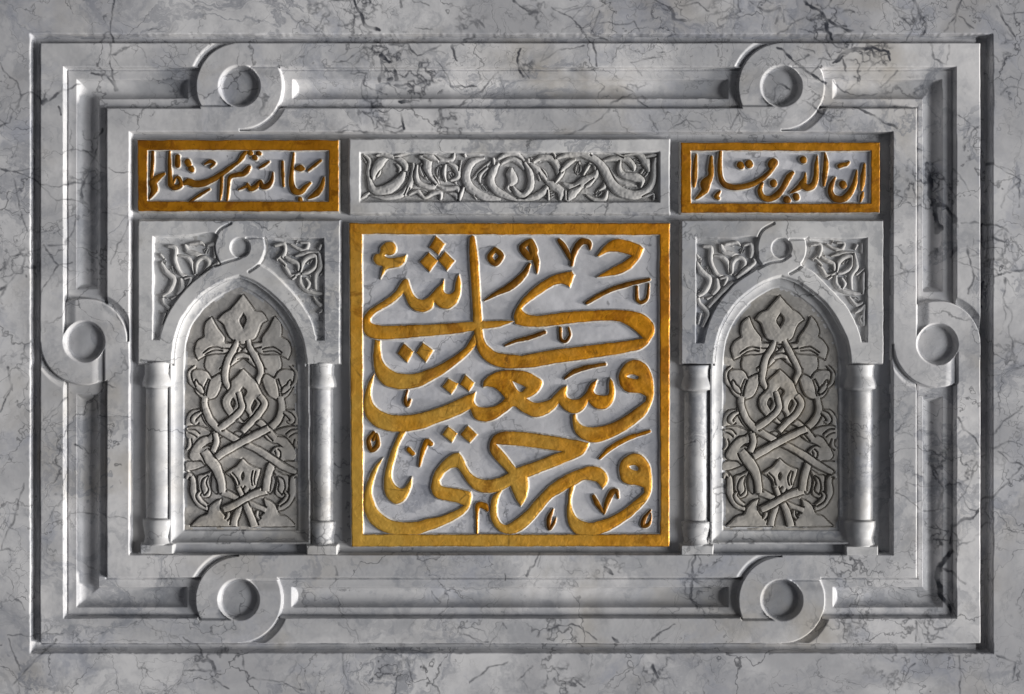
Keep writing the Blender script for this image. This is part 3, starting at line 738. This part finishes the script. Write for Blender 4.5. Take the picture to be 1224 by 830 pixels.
Z1 = (420, 170, 9.415); Z2 = (545, 170, 9.415); Z3 = (670, 170, 9.415)
FRIEZE = [
    (Z1, [(90,640,12),(150,600,18),(200,560,14)], 0), (Z1, [(400,165,34),(320,220,44),(250,330,34),(235,420,10)], 1),
    (Z1, [(130,130,10),(200,200,16),(185,330,14),(200,430,14)], 0), (Z1, [(270,150,10),(330,130,20),(420,150,20),(520,180,26),(600,250,30),(610,320,22)], 0),
    (Z1, [(190,390,16),(235,520,34),(330,550,56),(450,500,54),(550,410,40),(590,330,24)], 1),
    (Z1, [(500,240,14),(540,290,16),(530,340,12)], -1),
    (Z1, [(210,600,14),(400,625,24),(560,580,28),(650,480,28),(700,340,30),(690,230,14)], 0),
    (Z1, [(470,160,10),(600,120,20),(780,60,22),(870,120,18),(1000,190,22),(1130,190,20),(1160,110,12)], -1),
    (Z1, [(740,250,16),(725,380,24),(760,460,26),(880,500,26),(960,460,20),(930,380,12)], 1),
    (Z1, [(760,160,26),(850,190,44),(850,280,40),(880,370,20),(960,470,18)], 0), (Z1, [(800,140,14),(900,165,28),(980,215,20)], 1),
    (Z1, [(1060,245,16),(1040,340,20),(1065,440,16)], 1), (Z1, [(1090,230,12),(1170,280,26),(1200,380,26),(1110,430,20)], 0),
    (Z1, [(640,500,12),(600,600,16)], 1), (Z1, [(640,590,10),(740,550,20),(820,620,16),(920,570,20),(1000,570,20),(1000,650,14)], 0),
    (Z1, [(960,480,18),(1060,520,22),(1190,520,26),(1200,640,18)], 0), (Z1, [(1090,570,12),(1170,590,24),(1180,640,14)], -1),
    (Z2, [(320,175,22),(180,220,36),(110,370,42),(160,510,42),(320,610,42),(500,640,30)], 0),
    (Z2, [(390,210,12),(280,320,20),(190,410,14)], -1), (Z2, [(360,280,16),(270,370,20),(270,450,10)], 0), (Z2, [(60,200,16),(40,320,14)], 0), (Z2, [(110,160,22),(90,130,16)], 1),
    (Z2, [(90,500,16),(50,590,18),(40,660,12)], 1), (Z2, [(200,600,12),(230,640,14)], 0),
    (Z2, [(430,560,20),(560,600,30),(680,640,24),(850,625,32),(980,560,34),(1050,460,26)], 0),
    (Z2, [(470,190,16),(560,135,28),(680,140,30),(770,200,20)], 0), (Z2, [(510,240,14),(610,185,24),(710,225,28),(770,300,16)], -1),
    (Z2, [(480,230,20),(420,320,36),(390,430,36),(440,530,38),(560,600,34),(680,650,20)], 1),
    (Z2, [(620,560,12),(580,520,18),(600,470,14)], 0),
    (Z2, [(640,490,16),(690,570,28),(770,590,30),(840,490,32),(835,340,30),(770,220,22)], 1),
    (Z2, [(620,285,18),(620,360,46),(640,420,50),(600,480,26)], 1), (Z2, [(420,170,26),(430,250,24)], 1), (Z2, [(815,180,28),(820,220,22)], 1),
    (Z2, [(840,240,18),(920,310,30),(1030,440,24)], 0), (Z2, [(920,340,10),(950,430,14)], 0),
    (Z2, [(870,220,14),(960,170,28),(1070,180,34),(1140,270,34),(1150,370,18)], -1), (Z2, [(1010,120,8),(1090,110,16),(1130,180,18)], 0),
    (Z2, [(1020,440,26),(1110,490,46),(1180,560,40),(1170,650,20)], 0), (Z2, [(1040,530,12),(1045,650,22)], 1), (Z2, [(1230,280,16),(1180,370,18),(1120,460,14)], 1),
    (Z3, [(170,190,22),(80,240,24),(0,330,22)], 1),
    (Z3, [(30,460,24),(160,500,40),(280,430,46),(390,370,32),(410,300,14)], 0), (Z3, [(260,370,14),(300,290,18),(340,240,14)], 1), (Z3, [(390,310,10),(380,240,16),(320,230,14)], 0),
    (Z3, [(230,500,24),(130,580,44),(70,660,34)], 0), (Z3, [(280,500,12),(330,470,18),(390,410,14)], 1), (Z3, [(60,540,14),(60,650,22)], 1),
    (Z3, [(290,590,10),(380,640,22),(490,640,24),(530,540,22)], 0), (Z3, [(430,540,12),(490,500,22),(520,400,18)], 0),
    (Z3, [(460,210,14),(600,180,24),(750,190,30),(820,260,28),(830,320,14)], 0), (Z3, [(600,110,8),(720,160,14)], -1),
    (Z3, [(680,200,16),(665,300,22),(720,370,34),(840,390,46),(920,430,30),(905,510,12)], 1),
    (Z3, [(720,140,10),(860,130,20),(960,210,46),(1000,330,26)], 0), (Z3, [(560,300,14),(620,410,24),(740,460,26),(860,490,14)], -1),
    (Z3, [(-40,180,16),(110,125,34),(250,130,36),(400,200,38),(500,310,42),(570,450,48),(680,555,52),(830,590,48),(960,550,38),(1045,430,28),(1055,260,24),(1075,150,22)], 1),
    (Z3, [(920,620,10),(980,600,12),(1050,580,12),(1050,650,12)], 0), (Z3, [(960,160,10),(1030,145,16),(1085,140,12)], 1), (Z3, [(340,120,18),(360,140,16)], 0),
]
def build_frieze():
    root = thing('scroll_frieze', 'long marble frieze panel of pale interlaced leafy scrolls above the gold calligraphy', 'frieze', 609, 255)
    border_part('border', root, [(417.5, 166.5), (800.4, 166.5), (800.4, 255), (417.5, 255)], [(429.5, 181.5), (789, 181), (789, 242), (429.5, 242)], -2.4, -9, -13.3, M_NICHE, seed=2)
    X, Y = axes(425, 177, 793, 246, 0.45)
    gr = np.full(X.shape, -9.0, F) + 0.4 * fnoise(X, Y, 12, 85)
    items = [('S', taper([(a, b, w * 1.05) for a, b, w in lay(cr, p)]), -4.6 + 0.6 * lv) for cr, p, lv in FRIEZE]
    leaves = [(446, 212, 60, 17, 7), (462, 236, 20, 16, 6), (478, 192, 150, 14, 6), (487, 203, -80, 14, 6), (503, 194, -70, 22, 9), (512, 232, 160, 15, 6), (527, 197, -100, 17, 7), (537, 205, -60, 17, 8),
              (525, 236, 70, 10, 5), (548, 232, 60, 13, 5), (572, 213, 55, 19, 7), (582, 228, 130, 12, 5), (600, 186, 20, 14, 5), (634, 188, -20, 14, 5), (645, 200, -55, 18, 7), (652, 235, 25, 16, 6), (655, 190, -20, 17, 7),
              (690, 208, 80, 16, 7), (684, 232, 50, 17, 8), (701, 203, -100, 14, 6), (712, 234, 50, 14, 6), (741, 200, -70, 16, 7), (757, 190, -20, 16, 6), (767, 212, 60, 17, 8), (776, 188, -75, 18, 7), (742, 226, 20, 17, 6), (785, 236, 160, 10, 5), (432, 184, -60, 12, 5)]
    items = leaf_items(leaves, -5.2) + items
    H = carve(X, Y, gr, items, 0.7, 1.4, 0.9)
    H += 0.2 * vnoise(X, Y, 2.5, 86)
    field('scrollwork', X, Y, H, np.ones((X.shape[0] - 1, X.shape[1] - 1), bool), M_SCROLL, root)
build_frieze()

# ================================================================ niches with columns
def lathe(name, parent, cx, hc, prof, mat, segs=56, depth=0.95):
    """turned stone: prof = [(y, radius)], smoothed between the given rings"""
    ys, rs = [], []
    for (y0, r0), (y1, r1) in zip(prof[:-1], prof[1:]):
        k = max(1, int(abs(y1 - y0) / 2.0) + int(abs(r1 - r0) / 1.2))
        for q in range(k):
            ys.append(y0 + (y1 - y0) * q / k); rs.append(r0 + (r1 - r0) * q / k)
    ys.append(prof[-1][0]); rs.append(prof[-1][1])
    ys, rs = np.array(ys, F), np.array(rs, F)
    th = np.linspace(0, 2 * math.pi, segs, endpoint=False)
    A, Yg = np.meshgrid(th, ys); Rg = np.repeat(rs[:, None], segs, 1)
    Rg = Rg + 0.22 * fnoise(A * 15, Yg, 14, 90) * (Rg > 1)
    vx = cx + Rg * np.cos(A); vh = hc + depth * Rg * np.sin(A)
    co = np.stack([(vx - CX) * MM, -vh * MM, (CY - Yg) * MM], -1).reshape(-1, 3).astype(F) - origin(parent)
    n = len(ys); faces = []
    for i in range(n - 1):
        for j in range(segs):
            a, b = i * segs + j, i * segs + (j + 1) % segs
            faces.append((a, b, b + segs, a + segs))
    faces.append(tuple(range(segs))[::-1]); faces.append(tuple(range((n - 1) * segs, n * segs)))
    me = bpy.data.meshes.new(name)
    me.from_pydata([tuple(v) for v in co], [], faces)
    import bmesh
    bm = bmesh.new(); bm.from_mesh(me); bmesh.ops.recalc_face_normals(bm, faces=bm.faces); bm.to_mesh(me); bm.free()
    for p in me.polygons: p.use_smooth = len(p.vertices) == 4
    return link(name, me, mat, parent)

def block(name, parent, x0, y0, x1, y1, top, floor, mat, step=0.7, seed=0, round_=2.4, worn=0.0):
    X, Y = axes(x0 - 4, y0 - 4, x1 + 4, y1 + 4, step)
    sd = rect_sd(X, Y, x0, y0, x1, y1) + (0.35 + worn) * fnoise(X, Y, 14, 95 + seed)
    H = floor + (top + 0.3 * fnoise(X, Y, 20, 96) - floor) * ss(sd, -round_, 0.4)
    if worn: H = np.maximum(H - worn * 2.2 * np.clip(fnoise(X, Y, 9, 97), 0, 2), floor)
    return field(name, X, Y, H, cells(sd) > -round_ - 0.3, mat, parent)

A1 = (932 - 590 / 7.65, 340, 7.65); A2 = (932 - 583 / 7.545, 430, 7.545); A3 = (932 - 583 / 7.545, 530, 7.545)
# arabesque of the back panel; third entry: relief level; fourth: also mirrored about the middle
ARAB = [
    # leaves and stems from the ground up, straps and knots over them: (kind, enlargement, points, level, mirrored[, holes])
    ('P', A2, [(265,-60),(330,-112),(405,-105),(440,-40),(410,110,c),(300,162,c),(240,60)], -2, 1),
    ('S', A2, [(1092,590,8),(1050,520,18),(1000,490,20)], -1, 1),
    ('P', A2, [(1096,600,c),(1090,530),(1040,460),(955,452,c),(930,540),(850,630),(905,610),(1000,590)], -1, 1),
    ('P', A2, [(1098,690,c),(1090,620),(1000,602),(890,640),(862,672),(960,690),(1040,770)], -2, 1),
    ('P', A3, [(1098,250,c),(1095,180),(1040,165),(960,170),(935,195),(1000,225)], -2, 1),
    ('P', A3, [(780,-130),(860,-75),(960,-48),(1020,20),(1062,100),(1040,148),(965,152),(930,190,c),(870,150),(830,100,c),(860,50),(900,28),(945,38,c),(900,2),(830,-20),(770,-80)], 0, 1),
    ('S', A3, [(1085,262,14),(1030,330,24),(1028,450,30),(970,555,28),(890,600,14)], 0, 1),
    ('P', A3, [(865,248,c),(892,330),(880,440),(900,482),(968,482),(985,380),(985,300),(930,282)], -1, 1),
    ('P', A3, [(900,300,1),(940,330),(955,400),(935,460,1),(905,420),(915,360)], 0, 1),
    ('S', A3, [(1040,300,6),(1075,285,16),(1088,320,10)], 0, 1),
    ('S', A3, [(905,560,8),(960,520,16),(985,470,14),(960,440,6)], 0, 1),
    ('P', A3, [(108,748,c),(200,665),(262,640),(290,575),(335,530),(388,505,c),(372,590),(410,650),(470,690),(510,750,c)], 0, 1),
    ('P', A2, [(755,165,c),(790,130),(868,172,c),(905,112),(970,92),(1045,104,c),(1035,190),(1012,280),(950,350),(890,358),(830,330),(790,270),(768,205)], 0, 1),
    ('S', A2, [(890,175,4),(915,260,9),(925,330,5)], -1, 1), ('P', A2, [(985,225,1),(1010,190),(1005,250),(960,300),(935,300),(950,255)], 1, 1),
    ('S', A2, [(925,345,26),(932,470,30),(890,560,32),(810,625,30)], 0, 1),
    ('S', A2, [(690,560,20),(750,575,28),(820,650,28),(880,715,26)], 0, 1),
    # curls and lobes that fill the ground
    ('S', A2, [(955,475,8),(1000,500,20),(1030,540,20),(1010,570,14),(985,555,8)], 1, 1),
    ('S', A2, [(1085,640,8),(1030,650,16),(985,690,12)], 0, 1),
    ('S', A3, [(1090,60,10),(1060,20,16),(1070,-40,10)], -1, 1),
    ('S', A3, [(880,60,8),(905,85,16),(900,120,16),(875,120,8)], 1, 1),
    ('P', A2, [(690,690,1),(640,650),(600,668),(640,700)], -2, 1),
    ('P', A3, [(330,250,1),(300,330),(310,420),(345,450),(350,350)], -3, 1),
    ('S', A3, [(430,690,8),(455,650,14),(450,600,8)], -1, 1),
    ('S', A1, [(300,350,6),(340,420,12),(350,500,12),(320,540,6)], 1, 1),
    ('S', A2, [(150,60,6),(100,120,14),(110,200,16),(150,250,8)], -1, 1),
    # lower flower, its stem and the crossing feet
    ('P', A3, [(583,145,c),(640,200),(738,236,c),(722,310),(690,405),(650,425),(612,405),(583,470),(554,405),(530,415),(500,330),(428,268,c),(524,212,c)], 0, 0, [(583,258),(601,295),(583,334),(565,295)]),
    ('S', A3, [(690,250,5),(672,320,8),(680,380,5)], 1, 0), ('S', A3, [(475,275,5),(520,320,8),(540,380,5)], 1, 0),
    ('S', A3, [(400,440,34),(480,478,26),(590,520,22),(690,565,22),(792,606,22)], 0, 0),
    ('S', A3, [(625,400,20),(590,470,22),(545,590,26),(510,690,28),(498,746,30)], 0, 0),
    ('S', A3, [(545,400,20),(575,470,22),(630,590,28),(665,680,32),(685,748,34)], 1, 0),
    ('S', A3, [(790,425,34),(700,455,32),(600,500,28),(500,562,32),(412,600,26)], 2, 0),
    # straps
    ('S', A3, [(235,70,36),(290,150,50),(350,240,42),(385,340,34),(396,445,30)], 1, 0),
    ('S', A3, [(870,110,26),(835,210,32),(805,320,32),(790,430,34)], 0, 0),
    ('S', A2, [(240,390,24),(255,470,28),(300,560,32),(400,650,32),(570,748,28),(690,805,28),(820,880,32),(950,965,32),(1060,1018,18)], 1, 0),
    ('S', A2, [(820,622,30),(740,660,30),(580,745,30),(420,830,34),(345,880,30)], 2, 0),
    ('S', A2, [(335,660,20),(345,740,26),(318,830,28)], 2, 0),
    # upper leaves and finial
    ('P', A1, [(875,300,c),(925,350),(942,430),(935,480,c),(995,525),(1028,600),(1003,684,c),(900,640),(750,625),(700,575),(680,550,c),(762,525,c),(764,490),(830,400)], 0, 1),
    ('S', A1, [(770,600,5),(860,590,12),(950,640,5)], 1, 1),
    ('P', A1, [(588,100,c),(640,165),(697,238,c),(760,265),(808,322,c),(760,360),(730,430),(700,490),(655,515),(588,540),(521,515),(476,490),(446,430),(416,360),(368,322,c),(416,265),(479,238,c),(536,165)], 1, 0, [(593,258,1),(630,320),(592,405,1),(553,330)]),
    ('S', A1, [(420,555,20),(510,572,22),(600,640,22),(700,725,22),(790,795,18)], 0, 1),
    ('S', A1, [(545,515,18),(515,590,26),(465,680,30),(437,780,30),(433,880,28),(475,965,16)], 1, 0),
    ('S', A1, [(635,515,18),(665,590,26),(715,680,28),(760,790,28),(730,880,22),(690,980,14)], 1, 0),
    ('S', A1, [(530,668,16),(590,650,20),(650,668,16)], 1, 0),
    # twin loops in the middle
    ('P', A2, [(586,92,c),(692,190,c),(740,290),(788,380),(765,460),(700,530),(600,575),(500,545),(455,505),(408,430),(403,350),(480,260),(485,190,c)], 0, 0,
        [(586,248,1),(624,290),(588,358,1),(552,290)], [(493,345),(524,385),(498,455,1),(466,400)], [(688,362),(714,400),(668,478,1),(654,430)], [(594,440,1),(644,512),(594,570,1),(550,520)]),
    ('S', A2, [(735,325,26),(778,400,28),(730,490,28),(655,565,28),(580,645,26)], 1, 0),
    ('S', A2, [(545,290,20),(572,370,24),(572,440,26),(505,520,28),(430,580,30),(372,622,26)], 1, 0),
]
def deep(x, y, h):
    """where a point seen at (x, y) really lies when it sits h behind the wall face"""
    k = (DIST - h) / DIST
    return CX + (x - CX) * k, CY + (y - CY) * k

S1 = (825, 275, 5.93); S2 = (950, 275, 5.93)
SPAN_L = [
    [(95,115,14),(150,130,18),(150,220,15),(190,310,14),(250,330,12)], [(170,180,12),(240,200,15),(280,260,16),(290,320,12)],
    [(220,100,12),(240,150,18),(300,170,18),(370,190,14)], [(250,100,12),(330,90,14),(360,110,8)], [(380,110,12),(430,100,16),(440,150,18),(430,200,14)],
    [(300,310,14),(305,230,16),(350,195,16),(390,225,16),(370,290,16),(320,325,14)], [(330,340,12),(390,290,18),(460,230,14),(450,200,8)],
    [(50,230,14),(90,300,20),(140,350,18),(110,430,18),(60,470,14)], [(190,340,18),(195,410,22),(160,460,12)], [(215,345,10),(260,340,12),(240,400,14)],
    [(310,370,14),(240,430,16),(130,550,16)], [(60,480,16),(70,520,12),(110,560,14),(130,600,14),(90,690,12)], [(80,590,8),(60,670,8)], [(45,170,12),(70,200,14)], [(160,470,10),(120,490,14)],
]
SPAN_R = [
    [(115,110,14),(180,100,14),(190,140,12),(170,190,16),(130,210,12)], [(230,100,10),(280,130,12),(330,140,14),(355,95,12),(300,90,10)], [(260,185,10),(340,165,16),(430,160,18)],
    [(300,300,14),(315,230,18),(360,190,16),(410,190,14),(410,250,16),(360,295,14),(310,310,12)], [(430,160,14),(442,260,18),(405,330,15),(410,435,14)],
    [(300,320,14),(300,380,17),(350,430,16),(430,450,14),(495,450,10)], [(495,270,8),(490,360,14),(490,455,10)], [(495,275,8),(440,320,10)],
    [(170,230,12),(200,280,14),(235,325,14),(300,300,12)], [(190,190,14),(240,220,18),(280,240,14),(285,290,10)], [(450,100,18),(430,140,14)], [(482,90,10),(480,165,12)],
    [(335,340,12),(360,380,14),(345,415,10)], [(430,590,10),(470,560,16),(500,530,8),(492,600,12),(490,670,14),(470,640,10),(480,600,6)], [(390,470,10),(440,530,16),(490,510,10)], [(240,350,12),(270,330,12)],
    [(150,200,14),(200,250,12)],
]

def mir(p, ax): return [(2 * ax - q[0], q[1]) + tuple(q[2:]) for q in p]

def niche(root, dxn, dyn, opening, recess_l, recess_r, ring, rim_lines, cols, frame_x, bottom):
    FACE, REC = -2.0, -8.0
    ax = 932.0 + dxn                      # middle of the carved back panel as seen
    op = spline(opening, True)
    # ---- spandrel panel
    x0, x1 = frame_x
    X, Y = axes(x0 - 5, 259, x1 + 5, 440, 0.6)
    j = 0.3 * fnoise(X, Y, 22, 101) + 0.22 * vnoise(X, Y, 4, 102)
    so = rect_sd(X, Y, x0, 264, x1, 434.5) + j
    sp = poly_sdf(op, X, Y) + j
    H = -13.5 + (FACE + 0.25 * fnoise(X, Y, 40, 103) + 13.5) * ss(so, -2.6, 0.3)
    H = H + (-5.6 - H) * ss(sp, -0.6, 2.5)
    rc = np.maximum(poly_sdf(spline(recess_l, True), X, Y), poly_sdf(spline(recess_r, True), X, Y)) + j
    cx, cy, ro, ri = ring
    r = np.hypot(X - cx, Y - cy) + j
    rc = np.minimum(rc, r - ro)
    H = H + (REC - H) * ss(rc, -0.4, 2.0)
    H = H + 0 * r
    disc = FACE - 6.5 * ss(ri - r, 0, 3.2) + 1.5 * np.clip(1 - (r / (ri - 3)) ** 2, 0, 1)
    H = np.where(r < ri, disc, H)
    for ln in rim_lines:                   # cut lines where one strap passes over the other
        P, W = spline([(px, py, 1.1) for px, py in ln], False)
        sdl = stroke_sdf(P, W, X, Y)
        H = H - 2.8 * ss(sdl, -1.0, 0.6)
    msk = (cells(so) > -2.9) & (cells(-sp) > -3.0)
    span = field('spandrel_panel', X, Y, H, msk, M_NICHE, root)
    # ---- scrollwork in the two recesses
    for rp, items, cr in ((recess_l, SPAN_L, S1), (recess_r, SPAN_R, S2)):
        q = spline(rp, True)
        xa, ya = q.min(0) - 1; xb, yb = q.max(0) + 1
        X, Y = axes(xa, ya, xb, yb, 0.45)
        gr = np.full(X.shape, REC - 0.2, F) + 0.3 * fnoise(X, Y, 9, 104)
        its = [('S', taper([(a + dxn, b + dyn, w * 0.95) for a, b, w in lay(cr, s)], 0.6), -3.0 - 0.4 * (i % 3)) for i, s in enumerate(items)]
        lf = [(834, 320, 70, 13, 6), (846, 318, -70, 13, 6), (862, 300, -50, 11, 5), (872, 292, 10, 11, 5), (886, 304, 70, 11, 5), (858, 340, 80, 11, 6), (836, 348, -60, 11, 5), (840, 372, 60, 9, 4), (896, 308, 40, 10, 4)] if items is SPAN_L else \
             [(980, 300, -40, 11, 5), (992, 296, 60, 10, 4), (1008, 316, 60, 15, 6), (1022, 300, -80, 13, 5), (1010, 340, 80, 12, 5), (1030, 338, 85, 13, 6), (1022, 356, -30, 11, 5), (1032, 378, -100, 11, 5), (994, 322, -60, 9, 4)]
        its = leaf_items(lf, -3.9, (dxn, dyn)) + its
        H = carve(X, Y, gr, its, 0.7, 1.0, 0.8)
        rcm = np.minimum(poly_sdf(q, X, Y), np.hypot(X - cx, Y - cy) - ro)
        H = REC - 0.6 + (H - REC + 0.6) * ss(rcm, 0.6, 2.0) + 0.15 * vnoise(X, Y, 2.5, 105)
        field('scrollwork', X, Y, H, cells(rcm) > -1.0, M_SCROLL, span)
    # ---- splayed reveal
    xa, ya = op.min(0) - 3; xb, yb = op.max(0) + 3
    X, Y = axes(xa, ya, xb, yb, 0.7)
    sp = poly_sdf(op, X, Y) + 0.3 * fnoise(X, Y, 20, 106)
    q = np.clip(sp / 13.0, 0, 1)
    BACK = -15.5
    H = -5.0 - 8.5 * np.sqrt(np.clip(1 - (1 - q) ** 2, 0, 1)) - 2.2 * ss(sp, 12.4, 14.5) + 0.3 * fnoise(X, Y, 30, 107)
    field('reveal', X, Y, H, (cells(sp) > -2.0) & (cells_mean(sp) < 17), M_NICHE, root)
    # ---- carved back panel
    X, Y = axes(xa + 8, ya + 8, xb - 8, yb - 8, 0.5)
    sp = poly_sdf(op, X, Y)
    gr = np.full(X.shape, BACK, F) + 0.5 * fnoise(X, Y, 16, 108)
    its = []
    rng = np.random.RandomState(int(abs(dxn)) + 3)
    for e in ARAB:
        kind, cr, pts, lv, m = e[:5]
        pl_ = [(a, b, w * 0.92) for a, b, w in lay(cr, pts)] if kind == 'S' else laid(cr, pts)
        hl = [laid(cr, h) for h in e[5:]]
        for flip in ((0, 1) if m else (0,)):
            f = (lambda p: mir(p, 932.0)) if flip else (lambda p: p)
            place = lambda p: [deep(a[0] + dxn, a[1] + dyn, -13) + tuple(a[2:]) for a in [(b[0] + rng.uniform(-.55, .55), b[1] + rng.uniform(-.55, .55)) + tuple(b[2:]) for b in f(p)]]

            its.append((kind, place(pl_), BACK + 3.6 + 0.7 * lv, [place(h) for h in hl]))
    H = carve(X, Y, gr, its, 0.9, 3.4, 0.4)
    H = H + 0.12 * vnoise(X, Y, 3, 109) + 0.4 * fnoise(X + dxn, Y, 24, 110)
    field('arabesque_panel', X, Y, H, cells(sp) > 13.2, M_CARVE, root)
    # ---- sill and columns
    block('sill', root, opening[0][0] - 2, bottom - 13, opening[-1][0] + 2, bottom, -11.0, -13.6, M_FIELD)
    for (xc, rs, cap0, sh0, sh1, bs1, rp) in cols:
        col = bpy.data.objects.new('column', None); col.empty_display_size = 0.01
        col.parent = root
        col.location = tuple(np.array([(xc - CX) * MM, 14 * MM, (CY - bs1) * MM]) - origin(root))
        scene.collection.objects.link(col)
        hc = -15.2
        lathe('capital', col, xc, hc, [(cap0, rs + 2.6), (cap0 + 6, rs + 1.4), (cap0 + 14, rs + 1.2), (cap0 + 20, rs + 3.2), (sh0 - 6, rs + 4.4), (sh0 - 1.6, rs + 4.0), (sh0 - 1.2, rs + 1.0), (sh0, rs + 0.8)], M_NICHE)
        lathe('shaft', col, xc, hc, [(sh0 - 0.5, rs), (sh0 + 3, rs), ((sh0 + sh1) / 2, rs + 0.3), (sh1 + 0.5, rs)], M_NICHE)
        lathe('base', col, xc, hc, [(sh1, rs + 0.8), (sh1 + 1.2, rs + 0.8), (sh1 + 1.6, rs + 3.6), (sh1 + 8, rs + 3.6), (sh1 + 14, rs + 2.2), (sh1 + 22, rs + 0.6), (sh1 + 27, rs + 1.6), (bs1 - 10, rs + 3.4)], M_NICHE)
        block('plinth', col, xc - rp, bs1 - 10.5, xc + rp, bs1, 1.0, -13.6, M_NICHE, seed=int(xc) % 5, worn=0.0)

rl = laid(N1, [(132,112,c),(300,108),(450,104),(470,255),(440,262),(400,290),(330,345),(270,410),(210,500),(180,575),(165,628,c),(132,628,c)])
rr = laid(N1, [(670,122),(850,122),(984,122,c),(985,632,c),(945,632,c),(930,570),(910,515),(870,450),(800,370),(720,290),(660,250),(640,180)])
nl = thing('niche', 'arched marble niche under the crowded plaque, its right column slimmer than its left one', 'niche', 285, 662, group='arched niches with twin columns')
niche(nl, -642.0, 0.0, op_l, rl, rr, (286.5, 296.0, 29.5, 13.0),
      [laid(N1, [(438,215),(436,150),(462,85),(520,50)]), laid(N1, [(440,262),(500,240),(560,222),(600,196)]), laid(N1, [(600,124),(640,120),(682,122)]), laid(N1, [(690,122),(694,180),(665,248),(610,290)])],
      [(187.2, 15.6, 433, 464, 620, 662, 19.5), (384.6, 12.4, 434, 465, 623, 663, 18.0)], (165, 405.5), 662)
rl2 = laid(N3, [(132,118,c),(300,122),(450,122),(470,255),(440,275),(400,300),(330,350),(270,415),(220,490),(190,570),(172,645,c),(132,645,c)])
rr2 = laid(N3, [(670,124),(850,124),(984,122,c),(986,640,c),(955,640,c),(935,570),(900,495),(870,450),(800,375),(720,295),(660,255),(640,180)])
nr = thing('niche', 'arched marble niche under the sparser plaque, its two columns about equally stout', 'niche', 935, 662, group='arched niches with twin columns')
niche(nr, 0.0, 0.0, op_r, rl2, rr2, (934.5, 297.0, 29.5, 13.0),
      [laid(N3, [(438,215),(436,150),(462,85),(520,50)]), laid(N3, [(440,275),(500,245),(560,235),(600,210)]), laid(N3, [(600,130),(640,128),(682,126)]), laid(N3, [(690,124),(694,190),(660,260),(600,300)])],
      [(833.6, 14.6, 437, 468, 623, 663, 19.0), (1030.4, 15.6, 436, 467, 622, 664, 19.0)], (815, 1056), 662)
